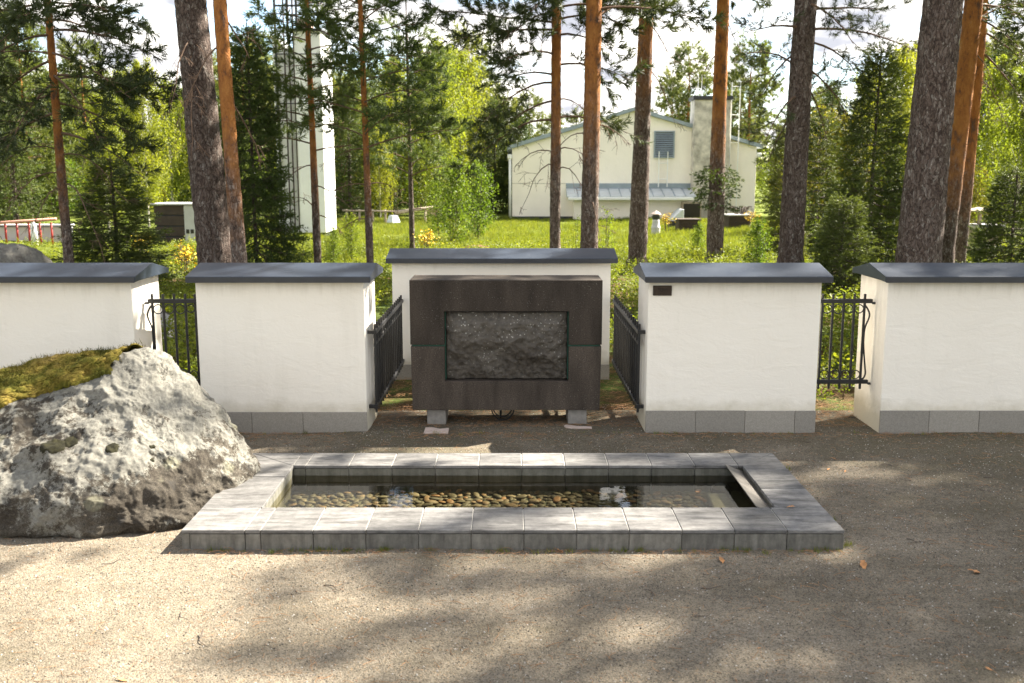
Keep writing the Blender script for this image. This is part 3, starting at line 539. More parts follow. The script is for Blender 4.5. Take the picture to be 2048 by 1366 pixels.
def front_panel(xs, xe_l, xe_r, side, label, Y=6.25):
    r = empty('fence_panel', ((xe_l + xe_r) / 2, Y, zbot), label, 'fence', 'black iron fence panels')
    for z in (ztop, zbot): MB().box(xe_l, xe_r, Y - 0.013, Y + 0.013, z - 0.013, z + 0.013).build('rail', M['iron'], r, bevel=0.002, world=True)
    for x in xs: bar(r, x, Y, zbot - 0.048, ztop + 0.045)
    for x, x2 in zip(xs[:-1], xs[1:]):
        R_ = (x2 - x) / 2 - BARW + 0.001
        for z in (ztop - 0.013 - R_ - 0.010, zbot + 0.013 + R_ + 0.006): torus(((x + x2) / 2, Y, z), R_, 0.0035).build('ring', M['iron'], r, smooth=True, world=True)
    e = xs[-1] if side > 0 else xs[0]; s = side
    H_ = ztop - zbot
    path = [(e + s * 0.006, Y, ztop - 0.03), (e + s * 0.022, Y, ztop - 0.05), (e + s * 0.038, Y, ztop - 0.085), (e + s * 0.03, Y, ztop - 0.12), (e + s * 0.008, Y, ztop - 0.17), (e + s * 0.007, Y, ztop - 0.26), (e + s * 0.012, Y, zbot + 0.2), (e + s * 0.026, Y, zbot + 0.09), (e + s * 0.032, Y, zbot + 0.05), (e + s * 0.022, Y, zbot + 0.022), (e + s * 0.004, Y, zbot + 0.013)]
    P = np.array(path); t = np.linspace(0, 1, len(P)); tt = np.linspace(0, 1, 40); P2 = np.stack([np.interp(tt, t, P[:, k]) for k in range(3)], 1)
    for _ in range(3): P2[1:-1] = (P2[:-2] + 2 * P2[1:-1] + P2[2:]) / 4
    MB().tube(P2, 0.0055, 8).build('scroll', M['iron'], r, smooth=True, world=True)
    xe = xe_r if side > 0 else xe_l
    for z in (ztop, zbot): MB().box(min(xe, xe + s * 0.022), max(xe, xe + s * 0.022), Y - 0.010, Y + 0.010, z - 0.02, z - 0.006).build('bracket', M['dgrey'], r, bevel=0.002, world=True)
    return r
bx = [A(x, 680, 6.25)[0] for x in (1641, 1662, 1683.5, 1704.5, 1725)]
front_panel(bx, 1.885, 2.278, 1, 'black iron fence panel with rings beside the wall bearing the plaque')
bx = [A(x, 680, 6.25)[0] for x in (309, 331, 353, 375, 394.5)]
front_panel(bx, -2.30, -1.93, -1, 'black iron fence panel with rings above the mossy boulder')
def side_panel(x, label, wx):
    r = empty('fence_panel', (x, 6.9, 0.15), label, 'fence', 'black iron fence panels'); z0, z1 = 0.148, 0.625; ya, yb = 6.14, 7.71
    for z in (z0, z1): MB().box(x - 0.013, x + 0.013, ya, yb, z - 0.013, z + 0.013).build('rail', M['iron'], r, bevel=0.002, world=True)
    MB().box(x - 0.004, x + 0.004, ya + .02, yb - .02, z1 - 0.085, z1 - 0.070).build('band', M['iron'], r, world=True)
    for k, y in enumerate(np.linspace(ya + 0.02, yb - 0.05, 15)): bar(r, x, y, z0 - 0.04, z1 + 0.05)
    ys_ = np.linspace(ya + 0.02, yb - 0.05, 15)
    for y, y2 in zip(ys_[:-1], ys_[1:]): torus((x, (y + y2) / 2, z1 - 0.042), 0.026, 0.003, 14, 5, 'x').build('ring', M['iron'], r, smooth=True, world=True)
    for z in (z0, z1):
        MB().box(min(x, wx), max(x, wx), ya + 0.002, ya + 0.028, z - 0.011, z + 0.011).build('bracket', M['iron'], r, bevel=0.002, world=True)
        MB().box(x - 0.009, x + 0.009, yb - 0.002, 7.757, z - 0.009, z + 0.009).build('bracket', M['iron'], r, bevel=0.002, world=True)
side_panel(-0.860, 'black iron fence panel running back from wall nearest the boulder', -0.912)
side_panel(0.798, 'black iron fence panel running back from the plaque wall', 0.84)

# ================================================================== REFLECTING POOL
CZ = 0.090
pool = empty('reflecting_pool', ((PX0 + PX1) / 2, (PY0 + PY1) / 2, 0), 'low rectangular concrete pool with tiled rim and pebble floor', 'pool')
def slab_poly(name, pts, z0, z1, mat, bev=0.0022):
    P = np.array(pts); c = P.mean(0); P = c + (P - c) * (1 - 0.0022 / max(0.05, np.abs(P - c).mean()))
    return MB().prism([tuple(p) for p in P], z0, z1, 'z').build(name, mat, pool, bevel=bev, world=True)
jf = [PX0, -1.15] + [-1.083 + 0.2268 * k for k in range(11)] + [PX1]
jb = [IX0 - 0.0] + [-1.086 + 0.2275 * k for k in range(11)]
lip = 0.006; T = 0.016
mort = MB().box(PX0 + 0.012, PX1 - 0.012, PY0 + 0.012, IY0 - 0.012, -0.12, CZ - 0.004).box(PX0 + 0.012, PX1 - 0.012, IY1 + 0.012, PY1 - 0.012, -0.12, CZ - 0.004).box(PX0 + 0.012, IX0 - 0.012, IY0 - 0.0119, IY1 + 0.0119, -0.12, CZ - 0.0045).box(IX1 + 0.012, PX1 - 0.012, IY0 - 0.0119, IY1 + 0.0119, -0.12, CZ - 0.0045)
mort.build('mortar_core', simple('mortar', (0.42, 0.40, 0.36), 0.95), pool, world=True)
# rim tiles (front, back, left, right; mitred back corners)
for a0, a1 in zip(jf[:-1], jf[1:]): slab_poly('coping_tile', [(a0, PY0 - lip), (a1, PY0 - lip), (a1, IY0 + lip), (a0, IY0 + lip)], CZ - T, CZ, M['coping'])
for a0, a1 in zip(jb[:-1], jb[1:]): slab_poly('coping_tile', [(a0, IY1 - lip), (a1, IY1 - lip), (a1, PY1), (a0, PY1)], CZ - T, CZ, M['coping'])
slab_poly('coping_tile', [(jb[-1], IY1 - lip), (IX1, IY1 - lip), (PX1, PY1), (jb[-1], PY1)], CZ - T, CZ, M['coping'])
slab_poly('coping_tile', [(IX0, IY1 - lip), (IX0, PY1), (PX0, PY1)], CZ - T, CZ, M['coping'])
slab_poly('coping_tile', [(IX0 + lip, IY1 - lip), (PX0, PY1), (PX0, 4.86), (IX0 + lip, 4.86)], CZ - T, CZ, M['coping'])
slab_poly('coping_tile', [(PX0, IY0 + lip), (IX0 + lip, IY0 + lip), (IX0 + lip, 4.86), (PX0, 4.86)], CZ - T, CZ, M['coping'])
yr1, yr2 = G(1500, 961.6, CZ)[1], G(1500, 976.7, CZ)[1]
slab_poly('coping_tile', [(IX1 - lip, IY1 - lip), (IX1 - lip, yr1), (PX1, yr1), (PX1, PY1)], CZ - T, CZ, M['coping'])
slab_poly('coping_tile', [(IX1 - lip, yr2), (PX1, yr2), (PX1, yr1), (IX1 - lip, yr1)], CZ - T, CZ, M['coping'])
slab_poly('coping_tile', [(IX1 - lip, IY0 + lip), (PX1, IY0 + lip), (PX1, yr2), (IX1 - lip, yr2)], CZ - T, CZ, M['coping'])
# upright faces
def up(x0, x1, y0, y1, z0=-0.05, z1=CZ - T - 0.003, mat='riser', name='riser_tile'): return MB().box(x0, x1, y0, y1, z0, z1).build(name, M[mat], pool, bevel=0.002, world=True)
for k, (a0, a1) in enumerate(zip(jf[:-1], jf[1:])):
    if k == 0: up(a0, a0 + 0.035, PY0 + 0.004, PY0 + 0.016); a0 += 0.036
    up(a0 + 0.0015, a1 - 0.0015, PY0 - 0.002 + random.uniform(0, .002), PY0 + 0.016)
for q in np.arange(PY0 + 0.017, PY1 - 0.02, 0.228):
    up(PX1 - 0.016, PX1 - 0.001, q + .0015, min(q + 0.2265, PY1 - 0.017)); up(PX0 + 0.001, PX0 + 0.016, q + .0015, min(q + 0.2265, PY1 - 0.017))
for a0 in np.arange(PX0 + 0.001, PX1 - 0.02, 0.228): up(a0 + .0015, min(a0 + 0.2265, PX1), PY1 - 0.016, PY1 - 0.001)
WZ = 0.034; BZ = -0.052
for a0, a1 in zip(jb[:-1], jb[1:]): up(a0 + .0015, a1 - .0015, IY1, IY1 + 0.014, BZ - 0.03, mat='liner', name='liner_tile')
up(jb[-1] + .0015, IX1, IY1, IY1 + 0.014, BZ - 0.03, mat='liner', name='liner_tile')
for a0, a1 in zip(jb[:-1], jb[1:]): up(a0 + .0015, a1 - .0015, IY0 - 0.014, IY0, BZ - 0.03, mat='liner', name='liner_tile')
for q in (IY0, IY0 + 0.227, IY0 + 0.454):
    up(IX0 - 0.014, IX0, q + .001, min(q + 0.2255, IY1 - .001), BZ - 0.03, mat='liner', name='liner_tile'); up(IX1, IX1 + 0.014, q + .001, min(q + 0.2255, IY1 - .001), BZ - 0.03, mat='liner', name='liner_tile')
MB().box(IX0 - 0.02, IX1 + 0.02, IY0 - 0.02, IY1 + 0.02, BZ - 0.05, BZ).build('basin_floor', M['bed'], pool, world=True)
# steel spill plate, pump and block at one end
ang = MB(); px_t, px_b = 1.120, 1.205
ang.prism([(px_t, CZ + 0.004), (px_t + 0.004, CZ + 0.006), (px_b + 0.004, 0.060), (px_b, 0.056)], IY0 + 0.002, IY1 - 0.002, 'y')
sp = ang.build('spill_plate', M['steel'], None, bevel=0.0006); tag(sp, 'slanting dull steel spill plate along one end of the pool', 'metal plate')
pm = MB().lathe([(0.02, 0), (0.045, 0.004), (0.05, 0.03), (0.046, 0.06), (0.03, 0.078), (0.012, 0.086)], 14, (1.075, 4.93, BZ)).box(1.03, 1.12, 4.89, 4.97, BZ + 0.02, BZ + 0.05).build('pump', M['black'], None, smooth=False); tag(pm, 'black pump standing in the pool beneath the steel plate', 'pump')
bk = MB().prism([(0.965, 4.40), (1.10, 4.40), (1.085, 4.86), (0.99, 4.86)], BZ - 0.01, BZ + 0.055, 'z').build('submerged_block', M['liner'], None, bevel=0.006); tag(bk, 'algae covered block under the water by the steel plate', 'block')
wt = link('water', np_mesh('water', np.array([(IX0 - .002, IY0 - .002, WZ), (IX1 + .002, IY0 - .002, WZ), (IX1 + .002, IY1 + .002, WZ), (IX0 - .002, IY1 + .002, WZ)]), np.array([(0, 1, 2, 3)]), M['water'])); tag(wt, kind='structure')
# pebbles
def pebble_mesh(seed, name='pebble', mat=None):
    bm = bmesh.new(); bmesh.ops.create_icosphere(bm, subdivisions=2, radius=1.0)
    for v in bm.verts:
        k = 1 + 0.22 * noise.noise(v.co * 1.1 + Vector((seed * 3.1, 0, 0))) + 0.06 * noise.noise(v.co * 3 + Vector((0, seed, 0))); v.co = Vector((v.co.x * k, v.co.y * k * 0.78, v.co.z * k * 0.34))
    me = bpy.data.meshes.new(name); bm.to_mesh(me); bm.free(); me.polygons.foreach_set('use_smooth', [True] * len(me.polygons)); me.materials.append(mat or M['pebble']); return me
PEB = [pebble_mesh(i) for i in range(7)]
pts = []; tries = 0
while len(pts) < 300 and tries < 60000:
    tries += 1; x = random.uniform(IX0 + .03, 1.0); y = random.uniform(4.66, IY1 - .025); r_ = random.uniform(0.016, 0.030)
    if all((x - q[0]) ** 2 + (y - q[1]) ** 2 > (0.76 * (r_ + q[2])) ** 2 for q in pts): pts.append((x, y, r_))
for i, (x, y, r_) in enumerate(pts):
    o = link('pebble', PEB[i % 7]); o.location = (x, y, BZ + r_ * 0.42); o.rotation_euler = (random.uniform(-.2, .2), random.uniform(-.2, .2), random.uniform(0, 6.28)); o.scale = (r_ * random.uniform(.8, 1.35), r_ * random.uniform(.75, 1.1), r_ * random.uniform(.7, 1.1))
    tag(o, 'smooth brown river pebble lying on the pool floor', 'pebble', 'pebbles on the pool floor')
acc = Acc(); pv = np.array([v.co[:] for v in PEB[0].vertices]); pf = np.array([p.vertices[:] for p in PEB[0].polygons])
for x in np.arange(IX0 + .03, 1.0, 0.047):
    for y in np.arange(IY0 + .03, IY1 - .02, 0.045):
        r_ = random.uniform(.018, .027); a_ = random.uniform(0, 6.28); q = pv * r_; acc.add(np.stack([q[:, 0] * math.cos(a_) - q[:, 1] * math.sin(a_) + x, q[:, 0] * math.sin(a_) + q[:, 1] * math.cos(a_) + y, q[:, 2] + BZ + (.008 if y < 4.66 else .003)], 1), pf)
tag(link('pebbles', acc.mesh('pebbles', M['pebble'], True)), 'brown pebbles bedded between the larger ones on the pool floor', 'pebbles', kind='stuff')
ps = link('stone', PEB[3]); c = G(1508, 1008, 0.06); ps.location = (1.10, 4.43, 0.055); ps.scale = (0.04, 0.03, 0.05); tag(ps, 'round grey stone wedged under the spill plate end', 'stone')

# ================================================================== BOULDERS
def boulder(name, pts, mat, lv=5, amp=(0.05, 0.016, 0.005), seed=0.0, smooth_it=2):
    bm = bmesh.new()
    for p in pts: bm.verts.new(p)
    h = bmesh.ops.convex_hull(bm, input=bm.verts)
    bmesh.ops.delete(bm, geom=list({e for e in h['geom_interior'] if isinstance(e, bmesh.types.BMVert)}), context='VERTS')
    bmesh.ops.triangulate(bm, faces=bm.faces)
    for k in range(lv):
        bmesh.ops.subdivide_edges(bm, edges=bm.edges, cuts=1, use_grid_fill=True)
        if k < smooth_it: bmesh.ops.smooth_vert(bm, verts=bm.verts, factor=0.5, use_axis_x=True, use_axis_y=True, use_axis_z=True)
    bm.normal_update()
    for v in bm.verts:
        p = v.co + Vector((seed, seed * 0.7, 0)); n = v.normal
        d = amp[0] * noise.fractal(p * 2.0, 1.0, 2.0, 3) + amp[1] * noise.ridged_multi_fractal(p * 5, 0.9, 2.0, 4, 1.0, 2.0) - amp[1] + amp[2] * noise.fractal(p * 28, 0.8, 2.1, 4)
        v.co += n * d
    me = bpy.data.meshes.new(name); bm.to_mesh(me); bm.free(); me.polygons.foreach_set('use_smooth', [True] * len(me.polygons)); me.materials.append(mat); return me
def q(x, y, Y): return tuple(A(x, y, Y))
bp = [(-3.1, 4.32, -.1), (-2.35, 4.24, -.1), (-1.85, 4.24, -.08), (-1.52, 4.30, -.05), (-1.40, 4.55, -.05), (-1.27, 4.93, -.02), (-1.30, 5.12, -.05), (-1.45, 5.45, -.1), (-1.9, 5.85, -.1), (-2.7, 6.0, -.1), (-3.4, 5.5, -.1), (-3.4, 4.8, -.1),
      (-3.1, 4.3, .16), (-2.4, 4.22, .18), (-1.85, 4.22, .14), (-1.28, 4.92, .14), (-1.38, 4.72, .22), (-1.45, 4.42, .10), q(505, 905, 5.0), q(468, 842, 5.02), q(415, 784, 5.05), q(362, 724, 5.05), q(312, 698, 5.05), q(255, 694, 4.98), q(185, 699, 5.02), q(110, 718, 5.02), q(0, 752, 5.05), q(-90, 785, 5.0),
      (-2.6, 4.52, .40), (-2.2, 4.60, .47), (-1.95, 4.66, .52), (-1.72, 4.62, .38), (-1.55, 4.55, .22), (-3.0, 4.5, .32), (-2.2, 5.6, .5), (-1.8, 5.5, .42)]
rk = empty('boulder', (-2.25, 4.95, 0), 'large grey lichen covered boulder with mossy top beside the pool', 'boulder')
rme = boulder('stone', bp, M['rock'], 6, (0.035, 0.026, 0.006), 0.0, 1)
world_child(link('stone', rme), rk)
# moss cushion: the upper faces lifted, plus strands
co = np.array([v.co[:] for v in rme.vertices]); no = np.array([v.normal[:] for v in rme.vertices]); nn = np.array([noise.fractal(Vector(p * 3.2), 1.0, 2.0, 4) for p in co])
lim = 0.43 + 0.42 * (co[:, 0] + 2.52) + 0.05 * nn
mask = (co[:, 2] - lim) / 0.05; mask = np.where((no[:, 2] > 0.25) & (co[:, 0] < -1.93 + 0.06 * nn) & (co[:, 1] > 4.4), mask, -1)
lift = np.clip(mask, -0.2, 1.0); lift = np.where(lift > 0, 0.004 + 0.026 * lift ** 0.5, -0.012)
mv = co + no * (lift + 0.006 * np.array([noise.fractal(Vector(p * 17), 1.0, 2.0, 3) for p in co]))[:, None]
fs = np.array([p.vertices[:] for p in rme.polygons]); keep = (mask[fs] > -0.15).all(1); fs = fs[keep]
ids, inv = np.unique(fs, return_inverse=True); fs2 = inv.reshape(fs.shape)
ms = world_child(link('moss', np_mesh('moss', mv[ids], fs2, M['moss'], True)), rk)
sel = np.where(mask > 0.05)[0]; sel = rng.choice(sel, 9000); P = mv[sel] + rng.normal(0, 0.006, (9000, 3)); D = no[sel] * 0.9 + rng.normal(0, 0.55, (9000, 3)) + np.array([0.1, -0.3, -0.1])
TM = (np.array([(0, -0.06, 0), (0, 0.06, 0), (1, 0, 0.12)]), np.array([[0, 1, 2]])); V, F = scatter(P, D, rng.uniform(0.010, 0.032, 9000), TM, rng)
world_child(link('moss_strands', np_mesh('moss_strands', V, F, M['moss'])), ms)
for c, r_ in ((A(112, 905, 4.45), 0.06), (A(140, 888, 4.5), 0.035), (A(228, 912, 4.5), 0.022), (A(300, 905, 4.55), 0.016), (A(283, 940, 4.5), 0.013)):
    c = co[np.argmin(((co - c) ** 2).sum(1))]; d = np.sqrt(((co - c) ** 2).sum(1)); mk = r_ * (1 + 0.9 * nn) - d; kp = (mk[(f_ := np.array([p.vertices[:] for p in rme.polygons]))] > 0).any(1)
    if kp.sum() < 2: continue
    f_ = f_[kp]; ids, inv = np.unique(f_, return_inverse=True); world_child(link('moss_patch', np_mesh('moss_patch', (co + no * np.where(mk > 0, 0.007, -0.004)[:, None])[ids], inv.reshape(f_.shape), M['moss2'], True)), rk)
# dark boulder and pale boulder beyond the wall
def far_boulder(c, sx, sy, sz, mat, label, seed):
    pts = [(sx * math.cos(a_) * random.uniform(.8, 1.05), sy * math.sin(a_) * random.uniform(.8, 1.05), z) for z, k in ((-.2, 1), (0.35 * sz, 1)) for a_ in np.arange(0, 6.28, 0.7)] + [(sx * .55 * math.cos(a_), sy * .5 * math.sin(a_), sz * random.uniform(.85, 1)) for a_ in np.arange(0, 6.28, 1.1)]
    o = link('boulder', boulder('boulder', pts, mat, 4, (0.06, 0.03, 0.006), seed, 2)); o.location = c; tag(o, label, 'boulder')
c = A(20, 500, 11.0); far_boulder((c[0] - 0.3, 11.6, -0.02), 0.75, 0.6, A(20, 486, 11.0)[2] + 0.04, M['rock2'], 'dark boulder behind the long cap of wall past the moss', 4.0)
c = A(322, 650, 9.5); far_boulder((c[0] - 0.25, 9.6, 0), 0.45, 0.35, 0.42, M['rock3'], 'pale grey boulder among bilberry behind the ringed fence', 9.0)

# ================================================================== LITTER
def leaf_mesh(seed):
    rr = np.random.default_rng(seed); n = 9; V = []
    for i in range(n + 1):
        t = i / n; wd = 0.42 * math.sin(math.pi * min(1, t * 1.02)) ** 0.8 * (1 + 0.35 * rr.uniform(-1, 1) * (i % 2)); x = (t - 0.5) * 2; z = 0.16 * math.sin(t * 3 + seed) + 0.04
        V += [(x, -wd, z + 0.22 * wd + 0.05 * rr.normal()), (x, 0, z), (x, wd, z + 0.28 * wd + 0.05 * rr.normal())]
    F = []
    for i in range(n):
        for k in (0, 1): a_ = 3 * i + k; F += [(a_, a_ + 1, a_ + 4, a_ + 3)]
    return np_mesh('fallen_leaf', np.array(V), np.array(F), M['leafdry'], True)
LEAF = [leaf_mesh(i) for i in range(5)]
for i, (x, y, s_, z) in enumerate([(1442, 1122, .028, 0), (1727, 1133, .034, 0), (1952, 1147, .034, 0), (1272, 1088, .028, 0), (1121, 1104, .026, 0), (1665, 920, .024, 0), (1657, 941, .014, 0), (1690, 945, .013, 0), (1977, 1340, .013, 0), (1518, 1298, .010, 0), (1582, 1016, .020, CZ), (905, 1116, .014, 0), (1940, 1142, .012, 0), (245, 1362, .02, 0), (1395, 985, 0.012, WZ)]):
    p = G(x, y, z); o = link('fallen_leaf', LEAF[i % 5]); o.location = (p[0], p[1], z + 0.004 + (yard_z(p[0], p[1]) if z == 0 else 0)); o.rotation_euler = (random.uniform(-.25, .25), random.uniform(-.25, .25), random.uniform(0, 6.28)); o.scale = (s_, s_ * random.uniform(.7, 1), s_)
    if z == CZ: tag(o, 'curled dry leaf on the pale concrete pool rim', 'leaf')
    elif z == WZ: tag(o, 'small dry leaf floating on the pool water', 'leaf')
    else: tag(o, 'dry orange brown leaf lying on the gravel', 'leaf', 'dry leaves on the gravel')

# instancing helper for uncountable stuff
def gn_scatter(name, P, srcs, smin, smax, tilt, label, cat, seed=0, up_only=False):
    col = bpy.data.collections.new(name + '_sources')
    for i, me in enumerate(srcs): col.objects.link(bpy.data.objects.new(name + '_piece', me))
    me = bpy.data.meshes.new(name); me.vertices.add(len(P)); me.vertices.foreach_set('co', np.ascontiguousarray(P, np.float32).ravel())
    o = link(name, me); ng = bpy.data.node_groups.new(name, 'GeometryNodeTree')
    ng.interface.new_socket('Geometry', in_out='INPUT', socket_type='NodeSocketGeometry'); ng.interface.new_socket('Geometry', in_out='OUTPUT', socket_type='NodeSocketGeometry')
    gi = ng.nodes.new('NodeGroupInput'); go = ng.nodes.new('NodeGroupOutput'); iop = ng.nodes.new('GeometryNodeInstanceOnPoints'); ci = ng.nodes.new('GeometryNodeCollectionInfo')
    ci.inputs['Collection'].default_value = col; ci.inputs['Separate Children'].default_value = True; ci.inputs['Reset Children'].default_value = True
    rv = ng.nodes.new('FunctionNodeRandomValue'); rv.data_type = 'FLOAT_VECTOR'; rv.inputs[0].default_value = (-tilt, -tilt, 0); rv.inputs[1].default_value = (tilt, tilt, 6.283)
    rs = ng.nodes.new('FunctionNodeRandomValue'); rs.data_type = 'FLOAT'; rs.inputs[2].default_value = smin; rs.inputs[3].default_value = smax; rs.inputs['Seed'].default_value = seed + 5
    ng.links.new(gi.outputs[0], iop.inputs['Points']); ng.links.new(ci.outputs[0], iop.inputs['Instance']); iop.inputs['Pick Instance'].default_value = True
    ng.links.new(rv.outputs[0], iop.inputs['Rotation']); ng.links.new(rs.outputs[1], iop.inputs['Scale']); ng.links.new(iop.outputs[0], go.inputs[0])
    md = o.modifiers.new('scatter', 'NODES'); md.node_group = ng
    return tag(o, label, cat, kind='stuff')
# gravel grains and dry needles over the yard
def yard_pts(n, y0=2.4, y1=6.85, x=4.3):
    P = np.stack([rng.uniform(-x, x, n), y0 + (y1 - y0) * rng.uniform(0, 1, n) ** 1.15, np.zeros(n)], 1)
    ok = ~((P[:, 0] > PX0 - .01) & (P[:, 0] < PX1 + .01) & (P[:, 1] > PY0 - .01) & (P[:, 1] < PY1 + .01)); P = P[ok]
    P[:, 2] = [yard_z(a_, b__) for a_, b__, _ in P]; return P
GR = [pebble_mesh(20 + i, 'gravel_grain', M['stone']) for i in range(4)]
def ico0(seed):
    bm = bmesh.new(); bmesh.ops.create_icosphere(bm, subdivisions=1, radius=1.0)
    for v in bm.verts: v.co *= 1 + 0.35 * noise.noise(v.co * 1.7 + Vector((seed * 2.3, 0, 0))); v.co.z *= 0.7
    me = bpy.data.meshes.new('gravel_grain'); bm.to_mesh(me); bm.free(); me.materials.append(M['stone']); return me
gn_scatter('gravel', yard_pts(90000), [ico0(i) for i in range(5)], 0.0010, 0.0043, 3.1, 'loose fine grains on the gravel yard', 'gravel', 1)
nd = []
for k in range(4):
    t = np.linspace(0, 1, 5); ln = 0.022; P_ = np.stack([(t - .5) * 2 * ln, 0.006 * np.sin(t * 3 + k), 0.002 + 0.004 * np.sin(t * 3.14) * (k % 2)], 1); V, F = tube_arr(P_, np.full(5, 0.0007), 3); nd.append(np_mesh('needle', V, F, M['needle_dry']))
edge_ = np.stack([rng.uniform(-4.2, 4.2, 1800), 6.035 - np.abs(rng.normal(0, 0.07, 1800)), np.full(1800, 0.006)], 1); edge2 = np.stack([rng.uniform(PX0, PX1, 260), PY0 - 0.01 - np.abs(rng.normal(0, 0.06, 260)), np.full(260, 0.004)], 1)
gn_scatter('needle_litter', np.concatenate([edge_, edge2, yard_pts(6500), yard_pts(7000, 6.2, 6.85), np.stack([rng.uniform(-2.4, 2.4, 9000), rng.uniform(6.4, 8.2, 9000), np.full(9000, 0.0)], 1) + np.array([0, 0, 0.01])]), nd, 0.5, 1.3, 0.25, 'dry brown pine needles strewn over the gravel', 'needles', 2)
tw = []
for k in range(3):
    t = np.linspace(0, 1, 7); P_ = np.stack([(t - .5) * 0.11, 0.012 * np.sin(t * 5 + k), 0.004 + 0.006 * np.abs(np.sin(t * 4 + k))], 1); V, F = tube_arr(P_, np.linspace(0.0028, 0.001, 7), 5); tw.append(np_mesh('twig_bit', V, F, M['twig']))
gn_scatter('twig_litter', yard_pts(170), tw, 0.3, 1.0, 0.2, 'small dark twigs scattered on the gravel', 'twigs', 3)
# ================================================================== BUILDINGS AND OBJECTS BEYOND THE WALL
BY = 35.5
def bx_(x, y, Y=BY): return A(x, y, Y)
X0, X1 = bx_(1024, 437)[0], bx_(1508, 437)[0]; ZL, ZR = bx_(1024, 297)[2], bx_(1508, 294)[2]; XP, ZP = bx_(1268, 222)[0], bx_(1268, 222)[2]
bd = empty('service_building', ((X0 + X1) / 2, BY, 0), 'cream plastered building with gabled metal roof and stained chimney', 'building')
wl = MB().prism([(X0, -0.3), (X1, -0.3), (X1, ZR), (XP, ZP), (X0, ZL)], BY, BY + 11, 'y').build('wall', M['cream'], bd, bevel=0.01, world=True)
MB().box(X0 - .004, X1 + .004, BY - 0.03, BY + 0.1, -0.3, 0.12).build('plinth', M['dgrey'], bd, world=True)
zj = bx_(1100, 367)[2]; MB().box(X0, bx_(1140, 367)[0], BY - 0.006, BY + 0.02, zj - 0.012, zj + 0.012).build('wall_joint', M['chim'], wl, world=True)
# roof sheets with fascia
t_ = 0.13; e_ = 0.18
def roof_side(xa, za, xb, zb, name):
    d = Vector((xb - xa, zb - za)).normalized(); xo, zo = xa - d.x * e_, za - d.y * e_
    return MB().prism([(xo, zo + 0.003), (xb, zb + 0.003), (xb, zb + t_), (xo, zo + t_)], BY - 0.14, BY + 11.1, 'y').build(name, M['roofm'], bd, world=True)
rf = roof_side(X0, ZL, XP, ZP, 'roof'); roof_side(X1, ZR, XP - 0.0, ZP, 'roof')
for k in range(1, 12):
    f = k / 12; x = X0 + (XP - X0) * f; z = ZL + (ZP - ZL) * f + t_
    MB().box(x - 0.012, x + 0.012, BY - 0.13, BY + 11, z - 0.005, z + 0.03).build('roof_seam', M['roofm'], rf, world=True)
for sx, xx, zz in ((-1, X0, ZL), (1, X1, ZR)):
    MB().box(min(xx, xx + sx * 0.16), max(xx, xx + sx * 0.16), BY - 0.1, BY + 11, zz - 0.36, zz - 0.20).build('gutter', M['white'], bd, bevel=0.02, world=True)
MB().tube([(X0 - 0.07, BY - 0.05, ZL - 0.3), (X0 - 0.07, BY - 0.05, 0.0)], 0.045, 10).build('downpipe', M['white'], bd, smooth=True, world=True)
# louvred vent
v0, v1 = bx_(1308, 262), bx_(1348, 316)
vt = MB()
for xa, xb, za, zb in ((v0[0], v1[0], v0[2] - .05, v0[2]), (v0[0], v1[0], v1[2], v1[2] + .05), (v0[0], v0[0] + .05, v1[2] + .05, v0[2] - .05), (v1[0] - .05, v1[0], v1[2] + .05, v0[2] - .05)): vt.box(xa, xb, BY - 0.07, BY + .01, za, zb)
vf = vt.build('vent', M['roofm'], bd, world=True)
MB().box(v0[0] + .05, v1[0] - .05, BY - 0.006, BY + .01, v1[2] + .05, v0[2] - .05).build('vent_recess', M['dark'], vf, world=True)
for k in range(11):
    z = v1[2] + 0.09 + k * (v0[2] - v1[2] - 0.16) / 10.4
    MB().prism([(BY - 0.062, z - 0.02), (BY - 0.056, z - 0.024), (BY - 0.01, z + 0.03), (BY - 0.016, z + 0.034)], v0[0] + .05, v1[0] - .05, 'x').build('slat', M['roofm'], vf, world=True)
# chimney with capping
c0, c1 = bx_(1390, 193, BY - .4), bx_(1457, 345, BY - .4)
ch = MB().box(c0[0], c1[0], BY - 0.42, BY + 0.45, -0.2, c0[2] - 0.10).build('chimney', M['chim'], bd, bevel=0.02, world=True)
MB().box(c0[0] - 0.06, c1[0] + 0.06, BY - 0.48, BY + 0.51, c0[2] - 0.10, c0[2] + 0.02).build('chimney_cap', M['dgrey'], ch, world=True)
for xx in (1397, 1404, 1449): q_ = bx_(xx, 150, BY); MB().tube([(q_[0], BY, c0[2] + .01), (q_[0], BY, q_[2])], 0.012, 6).build('chimney_rod', M['white'], ch, world=True)
# ladders
def ladder(xa, xb, za, zb, Y, step, hoop=False):
    m = MB()
    for x in (xa, xb): m.tube([(x, Y, za), (x, Y, zb)], 0.018, 6)
    for z in np.arange(za + step / 2, zb, step): m.tube([(xa, Y, z), (xb, Y, z)], 0.012, 6)
    for z in (za + 0.2, zb - 0.4):
        for x in (xa, xb): m.tube([(x, Y, z), (x, BY + .01, z)], 0.012, 6)
    return m.build('ladder', M['white'], bd, world=True)
l0, l1 = bx_(1462, 165), bx_(1470, 400); ladder(l0[0], l1[0], 0.3, l0[2], BY - 0.2, 0.95)
l0, l1 = bx_(1317, 318), bx_(1333, 374); ladder(l0[0], l1[0], l1[2], l0[2] + .25, BY - 0.12, 0.55)
